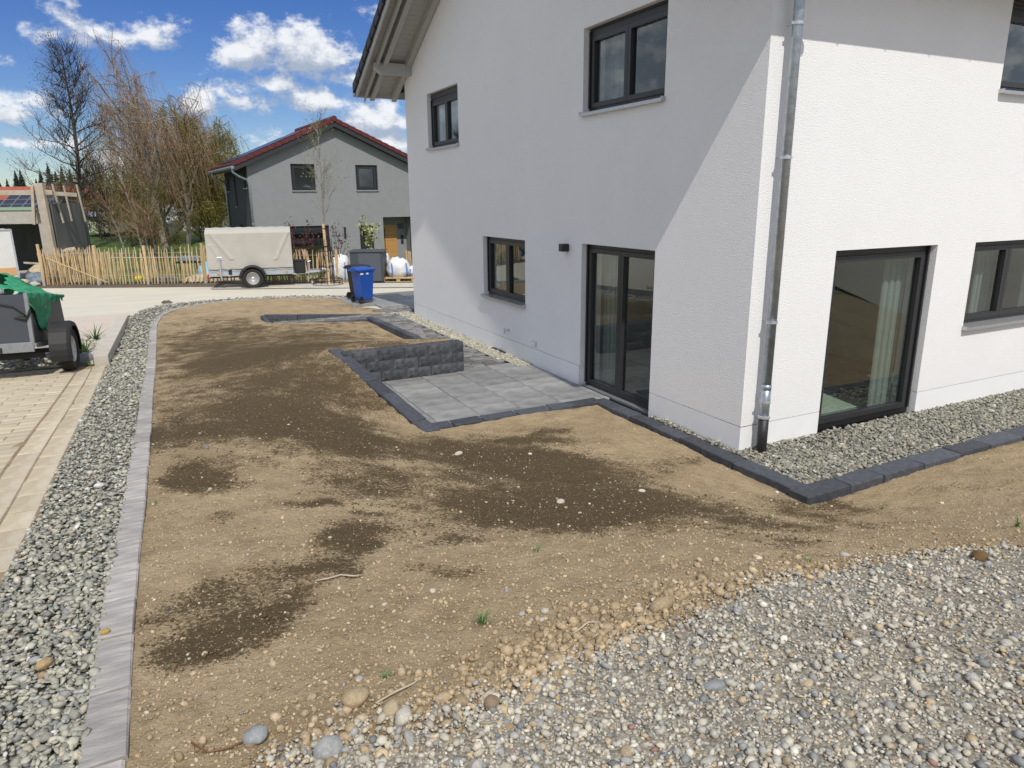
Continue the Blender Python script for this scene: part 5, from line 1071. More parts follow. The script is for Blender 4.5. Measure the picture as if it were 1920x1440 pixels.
def heap(name, label, cat, loc, s, m_, seed, rough=.3, sub=3):
    bm = bmesh.new(); bmesh.ops.create_icosphere(bm, subdivisions=sub, radius=1)
    for q in bm.verts:
        k = 1 + rough * mnoise.noise(q.co * 2 + Vector((seed, seed, 0))) + rough * .4 * mnoise.noise(q.co * 6 + Vector((seed, 0, 0))); q.co *= k; q.co.z = max(q.co.z, -.25)
    bmesh.ops.scale(bm, vec=s, verts=bm.verts); me = bpy.data.meshes.new(name); bm.to_mesh(me); bm.free(); me.polygons.foreach_set('use_smooth', [True] * len(me.polygons)); me.materials.append(MT[m_]); o = bpy.data.objects.new(name, me); COL.objects.link(o); o.location = loc
    return tag(o, label, cat)
q = lambda t, n, z=0: (*street(t, n), z)
heap('sand_bag', 'slumped beige sack lying in front of the dark shell opening', 'sack', q(-1.25, 2.0, .12), (.55, .4, .42), 'sand', 3, .35)
heap('rubble_heap', 'low heap of grey rubble left of the picket fence', 'rubble heap', q(-.95, .75, -.03), (1.0, .6, .35), 'bluegrey', 6, .7)
heap('boulder', 'rounded yellowish boulder at the foot of the rubble heap', 'boulder', q(-.75, .05, .06), (.17, .14, .15), 'sand', 9, .2)
heap('boulder', 'pale stone lump beside the left fence post', 'boulder', q(-.25, -.15, .02), (.18, .12, .11), 'rawblock', 12, .3)
for k, (t, n, z, l, rz) in enumerate(((-2.0, 3.2, .45, 1.3, .2), (-1.7, 3.4, .75, 1.1, -.3), (-2.2, 3.0, .2, 1.6, .1), (-1.4, 3.6, .95, .8, .5))):
    b = MB(); b.box((0, 0, 0), (l, .4, .07), rotm(R(6 * k - 9), R(5 - 4 * k), 0), bev=.005); o = b.build('board', MT['paleplank'], loc=q(t, n, z)); o.rotation_euler = (0, 0, TZ + rz); tag(o, ['long board low in the dark shell, second from the bottom', 'warped board lying above the middle of the stack in the dark shell', 'longest board at the bottom of the stack in the dark shell', 'short board on top of the stack in the dark shell'][k], 'board', 'boards stored inside the shell')
b = MB(); b.box((0, 0, .08), (.5, .22, .16), bev=.006); o = b.build('concrete_block', MT['concrete'], loc=q(-1.15, -.1, -.03)); o.rotation_euler = (0, 0, TZ); tag(o, 'grey concrete block on the street edge below the rubble', 'block')
# white box trailer cut off by the left edge
WT_ = thing('box_body_trailer', 'white box body trailer with orange band, cut by the left edge of the photo', 'trailer', (-9.98, 24.4, -.03), R(14))
b = MB(); b.box((-1.5, .9, 1.12), (3.0, 1.8, 1.62), bev=.03); b.build('body', MT['white'], WT_)
b = MB(); b.box((-1.5, -.006, .52), (2.9, .02, .26)); b.build('band', mat('orange_band', (.62, .36, .17), .6), WT_)
b = MB(); b.box((0.0, .0, 1.12), (.05, .05, 1.66)); b.box((-1.5, 0, 1.94), (3.0, .05, .05)); b.box((-1.5, 0, .31), (3.0, .05, .06)); b.build('edge_trim', MT['galv'], WT_)
wheel(WT_, (-1.6, .1, .3), .30, .18)
# behind the picket fence
heap('tarp_heap', 'light blue tarpaulin bulging over a heap behind the picket fence', 'tarpaulin', q(5.3, 1.8, .12), (.62, .45, .62), 'bluetarp', 4, .35)
heap('soil_heap', 'low brown heap of soil under the light blue tarpaulin', 'soil heap', q(5.3, 1.5, -.1), (1.0, .6, .35), 'sand', 14, .3)
heap('sack', 'crumpled white sack left of the blue tarpaulin heap', 'sack', q(4.75, 2.6, .05), (.4, .3, .35), 'wovenwhite', 8, .5)
heap('ball', 'small yellow and white ball on the grass behind the fence', 'ball', q(2.95, .75, .10), (.14, .14, .13), 'yellow', 2, .02)
b = MB(); b.box((0, 0, .1), (.8, .3, .2), bev=.02); o = b.build('trough', MT['bluegrey'], loc=q(3.9, .8, -.05)); o.rotation_euler = (0, 0, TZ); tag(o, 'long grey trough on the ground behind the fence post', 'trough')
tb = thing('garden_table', 'dark table with things on it at the back of the fenced plot', 'table', q(3.2, 4.3, -.4), TZ)
b = MB(); b.box((0, 0, .78), (1.0, .6, .05)); b.build('tabletop', MT['black'], tb)
for x in (-.45, .45):
    for y in (-.25, .25): b = MB(); b.box((x, y, .38), (.05, .05, .76)); b.build('leg', MT['black'], tb)
b = MB(); b.box((0, 0, .1), (.7, .4, .22), bev=.04); o = b.build('box', MT['bluegrey'], loc=q(3.2, 4.3, .42)); tag(o, 'dark bundle on the table behind the picket fence', 'box')
# lawn inside the plot
lawn = MB(); lawn.add([(*street(.3, .5), .0), (*street(6.4, .5), .0), (*street(5.5, 5.6), -.40), (*street(-1.4, 5.4), -.40)], [(0, 1, 2, 3)]); lawn.build('lawn', mat('fresh_lawn', (.08, .15, .025), .9, .35, 5, .03, 60, col2=(.15, .22, .05)), kind='structure')

# ---------------------------------------------------------------- far buildings
def px_dir(px, py):
    x, y = (px - 960) / 1322.7, (py - 720) / 1322.7; v = Vector(ROT[0]) * x + Vector(ROT[1]) * y + Vector(ROT[2]); return v
def far_building(name, label, t, n, w, d, h, z, roofc, wallc, roof_h=.8, wins=3, rz=0, cat='building'):
    B = thing(name, label, cat, (*street(t, n), z), TZ + rz); b = MB(); b.box((w / 2, d / 2, h / 2), (w, d, h)); b.build('wall', wallc, B)
    b = MB(); e = .3; b.add([(-e, -e, h), (w + e, -e, h), (w + e, d / 2, h + roof_h), (-e, d / 2, h + roof_h), (-e, d + e, h), (w + e, d + e, h)], [(0, 1, 2, 3), (3, 2, 5, 4), (0, 3, 4), (1, 5, 2)]); b.build('roof', roofc, B)
    for k in range(wins):
        x = w * (k + .5) / wins; b = MB(); b.box((x, -.02, h * .55), (w / wins * .4, .06, h * .4)); wf = b.build('window', MT['white'], B); b = MB(); b.box((x, -.06, h * .55), (w / wins * .4 - .15, .03, h * .4 - .15)); b.build('pane', MT['pv'], wf)
    return B
RB = far_building('red_roof_building', 'low hall with orange tiled roof and solar panels far left', -33.0, 38.4, 10.2, 9, 1.5, -.3, MT['redroof'], MT['grey'], 3.0, 3)
sl_ = math.atan2(3.0, 4.8)
for j in range(3):
    for i in range(9 if j < 2 else 6):
        u0 = .35 + i * 1.05 if j < 2 else 3.5 + i * 1.05; b = MB(); s0 = 1.75 + j * .78; c_, s_ = math.cos(sl_), math.sin(sl_)
        b.box((u0 + .5, -.3 + (s0 + .36) * c_ - .06 * s_, 1.5 + (s0 + .36) * s_ + .08), (1.0, .72, .04), rotm(sl_, 0, 0)); f_ = b.build('solar_panel', MT['pvframe'], RB)
        b = MB(); b.box((u0 + .5, -.3 + (s0 + .36) * c_ - .085 * s_, 1.5 + (s0 + .36) * s_ + .105), (.93, .65, .02), rotm(sl_, 0, 0)); b.build('cell', MT['pv'], f_)
greenw = mat('pale_green_wall', (.52, .60, .42), .7); whitew = mat('far_white_wall', (.66, .67, .66), .7, .05, 1); greyw = mat('far_grey_wall', (.33, .34, .35), .8, .1, 1)
far_building('greenhouse', 'long low pale green building behind the dark bare tree', -16.1, 28.2, 2.7, 3, 1.2, .55, MT['pvframe'], greenw, .3, 5)
far_building('hall', 'low grey hall in the distance right of the pale green building', -15.9, 32.3, 4.0, 5, 1.0, .0, greyw, greyw, .25, 4)
far_building('white_hall', 'long white hall showing between the weeping trees', -14.4, 36.4, 5.2, 5, 1.7, .2, greyw, whitew, .6, 5)
far_building('white_hut', 'small white flat building high behind the tall bare tree', -40.9, 67.0, 2.8, 4, .8, 2.6, greyw, whitew, .3, 3)
far_building('orange_gable_house', 'small house with a brown tiled gable right of the concrete shell', -21.6, 36.4, 1.7, 3, .8, .7, mat('brown_roof', (.26, .11, .05), .8, .15, 2), MT['grey'], 1.4, 2)
far_building('dark_roof_house', 'dark flat-roofed house far behind the shell planks', -36.8, 56.8, 4, 6, 3.4, .4, MT['soffdark'], greyw, 1.2, 4)

# ---------------------------------------------------------------- trees
def strands(name, mt, starts, lens, parent, r=.012, k=6, lean=(0, 0), stiff=.35, out=None, rng=RNG, leaf=0, leafmat=None, leafsize=.05):
    """many thin hanging or spreading twigs as 3-sided tubes in one mesh"""
    n = len(starts); t = np.linspace(0, 1, k); S = np.asarray(starts); Ls = np.asarray(lens)
    o = rng.normal(0, 1, (n, 3)) if out is None else out; o[:, 2] = np.abs(o[:, 2]) * .3 if out is None else o[:, 2]; o /= np.linalg.norm(o, axis=1)[:, None] + 1e-9
    h = stiff * (1 - np.exp(-3 * t)) / 1.0
    P = S[:, None] + Ls[:, None, None] * (o[:, None] * h[None, :, None] + np.array([lean[0], lean[1], -1.0])[None, None] * ((t ** 1.3) * (1 - stiff * .6))[None, :, None])
    P += rng.normal(0, .012, P.shape) * Ls[:, None, None] * t[None, :, None]
    rad = r * (1 - .6 * t); a = np.arange(3) * 2.0944
    e = np.stack([np.cos(a), np.sin(a), 0 * a], 1)
    V = (P[:, :, None] + rad[None, :, None, None] * e[None, None]).reshape(-1, 3)
    i = np.arange(k - 1)[:, None] * 3 + np.arange(3)[None]; j = np.arange(k - 1)[:, None] * 3 + (np.arange(3)[None] + 1) % 3
    Q = np.stack([i, j, j + 3, i + 3], -1).reshape(-1, 4); F = (Q[None] + (np.arange(n) * 3 * k)[:, None, None]).reshape(-1, 4)
    if leaf:
        L0 = P[:, 1:].reshape(-1, 3); L0 = np.repeat(L0, leaf, 0) + rng.normal(0, .08, (len(L0) * leaf, 3)); m = len(L0)
        d1 = rng.normal(0, 1, (m, 3)); d1 /= np.linalg.norm(d1, axis=1)[:, None]; d2 = np.cross(d1, rng.normal(0, 1, (m, 3))); d2 /= np.linalg.norm(d2, axis=1)[:, None]
        s = leafsize * rng.uniform(.5, 1.4, (m, 1)); LV = np.stack([L0 - d1 * s, L0 - d2 * s * .5, L0 + d1 * s, L0 + d2 * s * .5], 1).reshape(-1, 3)
        F = np.concatenate([F, np.arange(4 * m).reshape(-1, 4) + len(V)]); V = np.concatenate([V, LV])
    ob = fast_mesh(name, V, F, mt); ob.parent = parent; return ob
def branch(mb, p, d, L, r0, r1, rnd, n=6, wob=.12, grav=0.0):
    pts = [np.array(p, float)]; d = np.array(d, float); d /= np.linalg.norm(d)
    for i in range(n):
        d = d + np.array([rnd.gauss(0, wob), rnd.gauss(0, wob), rnd.gauss(0, wob * .6) + grav]); d /= np.linalg.norm(d); pts.append(pts[-1] + d * L / n)
    mb.tube(pts, np.linspace(r0, r1, n + 1), 6 if r0 > .04 else 4, cap=False); return pts, d
def weeping_tree(name, label, loc, h, spread, seed, bark, twigm, nl=12, lean=0.0, strand=(1.2, 3.2), per=26, r=.014, leaf=0, lsz=.05, up=.9, group='trees beyond the fence', wind=.12, low=.25):
    rnd = random.Random(seed); rng = np.random.default_rng(seed); T = thing(name, label, 'tree', loc, 0, group); mb = MB(); ss = []; sl_ = []
    tr, _ = branch(mb, (0, 0, -.3), (lean, 0, 1), h * .62, h * .015, h * .008, rnd, 8, .06)
    limbs = []
    for k in range(nl):
        f = low + (1 - low) * (k + rnd.random()) / nl; i = min(7, int(f * 8)); p = tr[i] + (tr[i + 1] - tr[i]) * (f * 8 - i)
        a = k * 2.4 + rnd.uniform(-.4, .4); sp = spread * (1.1 - .5 * f); L = h * rnd.uniform(.30, .48) * (1.15 - .35 * f)
        pts_, d = branch(mb, p, (math.cos(a) * sp + lean * .8, math.sin(a) * sp, up * rnd.uniform(.7, 1.2)), L, h * .007 * (1.2 - .5 * f), h * .002, rnd, 7, .13, -.02); limbs.append(pts_)
        for j in range(7):
            b0 = pts_[rnd.randrange(2, 8)]; a2 = rnd.uniform(0, 6.28)
            p2, _ = branch(mb, b0, (math.cos(a2) + lean, math.sin(a2), rnd.uniform(.3, 1.3)), L * rnd.uniform(.25, .5), h * .0024, .008, rnd, 5, .2, -.10); limbs.append(p2)
            if rnd.random() < .6:
                p3, _ = branch(mb, p2[3], (rnd.uniform(-1, 1), rnd.uniform(-1, 1), rnd.uniform(0, 1)), L * .2, .018, .006, rnd, 4, .2, -.15); limbs.append(p3)
    mb.build('trunk', bark, T)
    for pts_ in limbs:
        for q_ in range(per):
            u = rnd.random() ** .6 * (len(pts_) - 1); i = min(len(pts_) - 2, int(u)); ss.append(pts_[i] + (pts_[i + 1] - pts_[i]) * (u - i)); sl_.append(rnd.uniform(*strand) * min(1, .35 + .1 * ss[-1][2]))
    ss = np.array(ss); sl_ = np.minimum(np.array(sl_), ss[:, 2] * .8); strands('crown', twigm, ss, sl_, T, r, 7, (wind, 0.0), .22, rng=rng, leaf=leaf, leafsize=lsz); return T
def upright_tree(name, label, loc, h, spread, seed, bark, twigm, nl=34, lean=0.0, dens=14, r=.014, group='trees beyond the fence', leaf=0, lsz=.04, low=.22, ang=.35, taper=.85, leafmat=None, tw=(.3, .9), tr0=1.0):
    rnd = random.Random(seed); rng = np.random.default_rng(seed); T = thing(name, label, 'tree', loc, 0, group); mb = MB(); ss = []; dd_ = []
    tr, _ = branch(mb, (0, 0, -.3), (lean, 0, 1), h, h * .018 * tr0, .02 * tr0, rnd, 12, .035)
    for k in range(nl):
        f = low + (1 - low) * (k + rnd.random()) / nl; i = min(11, int(f * 12)); p = tr[i] + (tr[i + 1] - tr[i]) * (f * 12 - i); a = k * 2.4 + rnd.uniform(-.5, .5)
        L = spread * (1 - taper * max(0, f - low) / (1 - low)) * rnd.uniform(.7, 1.15); pts_, d = branch(mb, p, (math.cos(a), math.sin(a), ang * rnd.uniform(.4, 1.8)), L, h * .005 * (1.3 - f) * tr0, .010 * tr0, rnd, 6, .14, .05); allp = [pts_]
        for j in range(6):
            b0 = pts_[rnd.randrange(1, 7)]; p2, _ = branch(mb, b0, np.array(d) + np.array([rnd.gauss(0, .8), rnd.gauss(0, .8), rnd.uniform(-.2, .8)]), L * rnd.uniform(.2, .45), .016 * tr0, .006 * tr0, rnd, 4, .2, .06); allp.append(p2)
        for q_ in allp:
            for _ in range(dens):
                u = rnd.uniform(.8, len(q_) - 1); i2 = min(len(q_) - 2, int(u)); ss.append(q_[i2] + (q_[i2 + 1] - q_[i2]) * (u - i2)); v = (q_[i2 + 1] - q_[i2]); v = v / (np.linalg.norm(v) + 1e-9); dd_.append(v + np.array([rnd.gauss(0, .6), rnd.gauss(0, .6), rnd.gauss(.15, .5)]))
    mb.build('trunk', bark, T); ss = np.array(ss); strands('crown', twigm, ss, rng.uniform(*tw, len(ss)), T, r, 4, (0, 0), 1.6, np.array(dd_), rng, leaf, None, lsz); return T
upright_tree('alder_tree', 'tall dark bare tree with straight trunk left of the weeping trees', (*street(-9.1, 18), -.1), 11.4, 3.2, 3, MT['bark'], MT['twigdark'], 44, -.05, 6, .011, low=.24, leaf=1, lsz=.035)
weeping_tree('weeping_birch', 'tall leaning birch with hanging red-brown twigs right of the dark bare tree', (*street(-4.3, 18.1), -.1), 12.6, .40, 8, MT['birchbark'], MT['twig'], 13, -.20, (1.2, 3.4), 8, .009, 1, .028, 1.25, wind=.16, low=.30)
weeping_tree('weeping_birch', 'second birch with hanging brown twigs, nearest to the grey house', (*street(-4.0, 20.1), -.1), 10.8, .55, 15, MT['birchbark'], MT['twig'], 12, .12, (1.2, 3.4), 8, .009, 1, .028, 1.05, wind=.14, low=.25)
weeping_tree('weeping_willow', 'broad yellow-green weeping willow low behind the birches', (*street(-3.6, 22.2), -.1), 8.9, .7, 22, MT['bark'], MT['willow'], 14, .10, (1.6, 4.0), 12, .012, 2, .05, .9, wind=.06, low=.15)
weeping_tree('weeping_willow', 'brownish weeping willow under the tall birches', (*street(-3.5, 15), -.3), 6.0, .85, 29, MT['bark'], MT['olive'], 10, -.02, (1.0, 2.4), 7, .011, 2, .045, .9, wind=.06, low=.12)
weeping_tree('weeping_birch', 'third smaller birch in the middle of the weeping group, set further back', (*street(-7.0, 24), -.1), 10.6, .5, 37, MT['birchbark'], MT['twig'], 12, -.02, (1.2, 3.0), 8, .009, 1, .028, 1.1, wind=.14, low=.25)
upright_tree('bare_tree', 'bare tree reaching in from the left edge above the shell', (*street(-18.6, 20), -.2), 8.6, 3.4, 33, MT['bark'], MT['twigdark'], 26, .0, 12, .014, low=.3)
# undergrowth along the bank
brn = random.Random(4)
for k, (t, n, h, s, m1, lb) in enumerate(((-13.9, 24.2, 3.0, 1.8, 'olive', 'olive budding bush left of the dark tree trunk'), (-9.8, 22.1, 4.4, 2.0, 'twigdark', 'dark bare thicket between the dark tree and the birches'), (-7.5, 20.1, 4.2, 2.0, 'olive', 'loose budding shrub below the first birch'), (-9.7, 26.2, 5.2, 2.2, 'twigdark', 'tall dark bare shrub behind the first birch'), (-4.4, 26.2, 4.6, 1.9, 'willow', 'yellow-green bush at the left corner of the grey house'), (-4.0, 22.2, 3.6, 1.8, 'olive', 'olive-green bush right of the birch trunks'), (-13.0, 26.2, 4.6, 2.2, 'twigdark', 'dark bushy thicket right of the dark tree trunk'), (-14.6, 31.8, 1.9, 1.6, 'shrubgreen', 'rounded green bush in front of the grey hall'), (-8.4, 30.3, 5.6, 2.4, 'olive', 'budding tree behind the birch crowns'), (-7.3, 24.2, 5.4, 2.4, 'twigdark', 'dark bare tree close behind the birch trunks'), (-16.5, 33, 4.2, 2.2, 'twigdark', 'dark bare tree right of the concrete shell planks'), (-11.6, 24, 5.0, 2.2, 'olive', 'olive budding tree behind the dark bare tree'))):
    upright_tree('bush', lb, (*street(t, n), float(meadow_z(*[np.array(q_) for q_ in street(t, n)])) - .1), h, s, 60 + k, MT['bark'], MT[m1], 16, 0, 4, .011, 'bushes along the grassy bank', 2 if m1 != 'twigdark' else 0, .06, .05, .7, .55)
for k, (t, n, h) in enumerate(((-2.4, 9.9, 3.6), (-2.5, 11.9, 4.2), (-1.2, 9.9, 3.0), (-1.4, 10.9, 3.2))):
    upright_tree('sapling', ['thin bare sapling rising behind the fence left of the first trunk', 'pale leaning sapling behind the back fence', 'short thin sapling on the green bank', 'slim sapling nearest to the birch trunk'][k], (*street(t, n), -.6), h, .5, 90 + k, MT['birchbark'], MT['twig'], 8, .05 * (-1) ** k, 3, .008, 'thin saplings on the bank', 0, .04, .4, 1.2)
# distant spruces on the rise
crn = random.Random(12)
def conifer(loc, h, label, seed):
    h *= 1.18; T = thing('spruce_tree', label, 'tree', loc, 0, 'distant spruces on the rise'); rng = np.random.default_rng(seed); n = 520; f = rng.uniform(.05, 1, n) ** .8; a = rng.uniform(0, 6.28, n); L = h * .29 * (1.03 - f) * rng.uniform(.6, 1.2, n)
    c = np.stack([0 * f, 0 * f, f * h], 1); tip = c + np.stack([np.cos(a) * L, np.sin(a) * L, -L * .35], 1); w = np.stack([-np.sin(a), np.cos(a), 0 * a], 1) * (L * .34)[:, None]
    V = np.stack([c + [0, 0, h * .03], (c + tip) / 2 + w, tip, (c + tip) / 2 - w], 1).reshape(-1, 3); o = fast_mesh('crown', V, np.arange(4 * n).reshape(-1, 4), MT['conifer']); o.parent = T
    b = MB(); b.tube([(0, 0, -.5), (0, 0, h * .97)], [h * .02, .02], 6); b.build('trunk', MT['bark'], T); return T
pos = [(-150.9, 9.6, 'spruce cut by the left edge'), (-149.0, 6.6, 'low spruce second from the left edge'), (-146.7, 7.6, 'small spruce third from the left edge'), (-143.6, 9.8, 'spruce left of the twin pointed spruces'), (-141.9, 10.0, 'pointed spruce close left of the timber column'), (-137.3, 7.5, 'spruce half behind the timber column'), (-135.6, 9.6, 'dark spruce just right of the timber column'), (-132.8, 11.4, 'big spruce between the timber column and the planks'), (-130.7, 9.4, 'spruce behind the leaning planks'), (-128.6, 10.6, 'spruce right of the last plank'), (-126.0, 10.0, 'spruce left of the dark bare tree trunk'), (-121.7, 9.2, 'spruce right of the dark bare tree trunk'), (-116.5, 9.5, 'spruce between the bare tree and the birches'), (-111.3, 10.2, 'spruce behind the leaning birch crown'), (-106.0, 9.0, 'spruce behind the birch trunks'), (-99.1, 9.4, 'spruce behind the willow')]
for k, (t, h, lb) in enumerate(pos): conifer((*street(t, 209.8), float(meadow_z(*[np.array(q_) for q_ in street(t, 209.8)])) - .5), h, lb, k)
def wood_band():
    rng = np.random.default_rng(3); n = 9000; t = rng.uniform(-330, 330, n); nn = rng.uniform(225, 300, n); h = rng.uniform(2.2, 4.6, n) * (.7 + .6 * fbm(t, nn * 0, .05)); x = F0[0] + S_[0] * t + N_[0] * nn; y = F0[1] + S_[1] * t + N_[1] * nn; z = meadow_z(x, y)
    a = rng.uniform(0, 6.28, n); w = h * .35; d = np.stack([np.cos(a), np.sin(a), 0 * a], 1) * w[:, None]; B = np.stack([x, y, z - 1], 1)
    V = np.stack([B - d, B - d * .6 + np.array([0, 0, 1]) * h[:, None] * .6, B + np.array([0, 0, 1]) * h[:, None], B + d * .7 + np.array([0, 0, 1]) * h[:, None] * .5, B + d], 1).reshape(-1, 3)
    o = fast_mesh('far_woods', V, np.arange(5 * n).reshape(-1, 5), MT['hill']); o['kind'] = 'stuff'
wood_band()

# street tree with stake and steel guard
TX, TY = -.42, 19.05
yt = upright_tree('street_tree', 'young staked street tree in a steel guard at the roadside', (TX, TY, -.03), 5.6, 1.0, 41, MT['birchbark'], MT['youngbark'], 11, 0, 2, .005, 'young planted trees', 1, .028, .42, 1.5, .75, tw=(.15, .45), tr0=.42)
b = MB(); b.tube([(.02, -.09, -.1), (.0, -.08, 1.0), (-.03, -.08, 2.05)], .045, 8); b.build('stake', MT['picket'], yt)
for z in (1.9, 1.3): b = MB(); b.lathe([(.075, z - .02), (.085, z - .02), (.085, z + .02), (.075, z + .02)], 10, (0, -.05, 0)); b.build('tie', MT['black'], yt)
gd_ = thing('tree_guard', 'black steel bar guard around the foot of the street tree', 'tree guard', (TX, TY, -.03))
for k in range(14):
    a = k * 6.2832 / 14; b = MB(); b.tube([(.5 * math.cos(a), .5 * math.sin(a), .0), (.50 * math.cos(a), .50 * math.sin(a), .18), (.24 * math.cos(a), .24 * math.sin(a), .30), (.22 * math.cos(a), .22 * math.sin(a), 1.55)], .009, 5); b.build('bar', MT['black'], gd_)
for (r_, z) in ((.5, .02), (.5, .17), (.235, .62), (.23, 1.15)): b = MB(); b.tube([(r_ * math.cos(a), r_ * math.sin(a), z) for a in np.linspace(0, 6.2832, 25)], .012, 5); b.build('ring', MT['black'], gd_)
def leafy(name, label, loc, h, w, seed, m_, stem_h, n=700, lsz=.05, cat='shrub', ns=9, z0=.2):
    T = thing(name, label, cat, loc); rnd = random.Random(seed); rng = np.random.default_rng(seed); mb = MB(); tips = []
    for k in range(ns):
        a = rnd.uniform(0, 6.28); p, _ = branch(mb, (0, 0, stem_h), (math.cos(a) * w / h * rnd.uniform(.3, 1.4), math.sin(a) * w / h * rnd.uniform(.3, 1.4), 1), (h - stem_h) * rnd.uniform(.55, 1.05), .012, .004, rnd, 6, .12); tips += p[1:]
    if stem_h > .05: mb.tube([(0, 0, -.1), (.01, 0, stem_h * .6), (0, 0, stem_h + .05)], [.03, .024, .018], 7)
    mb.build('stem', MT['bark'] if stem_h < .3 else MT['youngbark'], T); tips = np.array(tips); c = tips[rng.integers(0, len(tips), n)] + rng.normal(0, .10, (n, 3))
    d1 = rng.normal(0, 1, (n, 3)); d1 /= np.linalg.norm(d1, axis=1)[:, None]; d2 = np.cross(d1, rng.normal(0, 1, (n, 3))); d2 /= np.linalg.norm(d2, axis=1)[:, None]; s = lsz * rng.uniform(.5, 1.3, (n, 1))
    V = np.stack([c - d1 * s, c - d2 * s * .55, c + d1 * s, c + d2 * s * .55], 1).reshape(-1, 3); o = fast_mesh('crown', V, np.arange(4 * n).reshape(-1, 4), m_); o.parent = T; return T
leafy('red_shrub', 'dark red-leaved shrub in front of the wide ground-floor window', (-.85, 21.3, -.1), 2.3, .65, 51, MT['redleaf'], .15, 620, .05)
leafy('red_shrub', 'sparser red-leaved shrub left of the dark cabinet', (.35, 20.9, -.1), 1.95, .55, 52, MT['redleaf'], .15, 420, .045)
leafy('olive_tree', 'slender young tree with pale leaves before the entrance of number 10', (1.62, 20.6, -.1), 2.45, .75, 53, MT['paleleaf'], 1.2, 230, .06, 'tree', 8)
for x in (-.22, .22): b = MB(); b.tube([(1.62 + x, 20.35, -.1), (1.62 + x, 20.35, 1.05)], .04, 8); o = b.build('tree_stake', MT['picket']); tag(o, 'left short stake at the slender pale-leaved tree' if x < 0 else 'right short stake at the slender pale-leaved tree', 'stake')

# ---------------------------------------------------------------- plants and grass tufts, twigs
def tuft(name, label, cat, x, y, n, L, w, seed, m_='blade', spread=.8, z=None, group=None):
    rnd = random.Random(seed); T = thing(name, label, cat, (x, y, (float(soil_z(np.array([x]), np.array([y]))[0]) if z is None else z)), 0, group); b = MB()
    for k in range(n):
        a = rnd.uniform(0, 6.28); l = L * rnd.uniform(.45, 1.1); s = spread * rnd.uniform(.15, 1.2); bx, by = rnd.gauss(0, .012), rnd.gauss(0, .012); P = []
        for i in range(5):
            t = i / 4; r_ = s * l * t; zz = l * (t - .45 * s * t * t); ww = w * (1 - t) ** .7 * .5; c, q_ = math.cos(a), math.sin(a); P += [(bx + c * r_ - q_ * ww, by + q_ * r_ + c * ww, zz), (bx + c * r_ + q_ * ww, by + q_ * r_ - c * ww, zz)]
        b.add(P, [(2 * i, 2 * i + 1, 2 * i + 3, 2 * i + 2) for i in range(4)])
    b.build('blades', MT[m_], T); return T
for (lb, x, y, n, L, w, sd) in (('largest grass tuft, alone on the bare soil near the gravel', -4.547, -3.003, 34, .085, .005, 1), ('sprawling green weed among the clods at the soil edge', -5.073, -3.246, 12, .055, .006, 2), ('small grass tuft on the soil between the damp patches', -3.852, -2.238, 14, .07, .004, 3),
    ('thin grass on the slope below the kerb corner', -1.299, -1.686, 16, .09, .004, 4), ('tiny green sprout by the largest brown stones', -5.175, -3.367, 5, .03, .010, 5), ('dry sprig of grass standing on the damp soil', -4.397, -2.589, 6, .08, .003, 6), ('sparse grass low on the crumbly slope', -2.523, -3.1, 14, .06, .004, 7), ('flat green weed by the right edge above the pebbles', -.536, -3.178, 26, .10, .006, 8),
    ('single leaning blade on the soil near the small tuft', -3.869, -1.972, 4, .06, .004, 9), ('faint grass below the dark kerb on the right', .095, -1.738, 10, .08, .004, 10), ('small green tuft against the pale edging stones', -5.902, -.335, 10, .05, .005, 11)):
    tuft('grass_tuft', lb, 'grass tuft', x, y, n, L, w, sd, spread=1.0, group='grass tufts on the bare soil')
tuft('yucca_plant', 'spiky green plant at the pinkish slab beside the kerb block', 'plant', -6.99, 11.2, 40, .46, .028, 21, spread=.9, z=.0, group='plants in the bed by the kerb block')
tuft('lily_plant', 'light green strap-leaved plant at the middle of the kerb block', 'plant', -7.05, 9.4, 26, .40, .05, 22, spread=1.1, z=.08, group='plants in the bed by the kerb block')
tuft('weed', 'low weed at the near end of the concrete kerb block', 'plant', -6.88, 7.95, 14, .12, .02, 23, spread=1.2, z=.17)
tuft('weed', 'patch of low green weeds behind the small trailer', 'plant', -7.9, 9.0, 40, .22, .03, 24, spread=1.4, z=.1)
def twig_(label, P, r, m_='paleplank', name='twig'):
    pts_ = []; 
    for (x, y, dz) in P: pts_.append((x, y, float(soil_z(np.array([x]), np.array([y]))[0]) + dz))
    b = MB(); b.tube(pts_, [r] * (len(pts_) - 1) + [r * .4], 6); o = b.build(name, MT[m_], smooth=True); tag(o, label, 'twig', 'dry twigs lying on the soil'); return o
twig_('long pale twig lying across a damp patch of soil', [(-5.135, -2.16, .008), (-5.07, -2.175, .016), (-5.0, -2.155, .012), (-4.94, -2.18, .018), (-4.875, -2.165, .01)], .0045)
twig_('thin root bent over the clods by the white pebble', [(-5.16, -3.41, .01), (-5.08, -3.38, .02), (-5.0, -3.36, .015), (-4.92, -3.3, .01)], .004)
twig_('curved brown root at the lower left soil edge', [(-5.78, -3.31, .03), (-5.73, -3.36, .012), (-5.66, -3.375, .014), (-5.58, -3.35, .01)], .004, 'wood_brown')
twig_('short dry stalk on the crumbly soil in the middle', [(-4.25, -3.32, .01), (-4.15, -3.28, .018), (-4.06, -3.30, .01)], .0035)
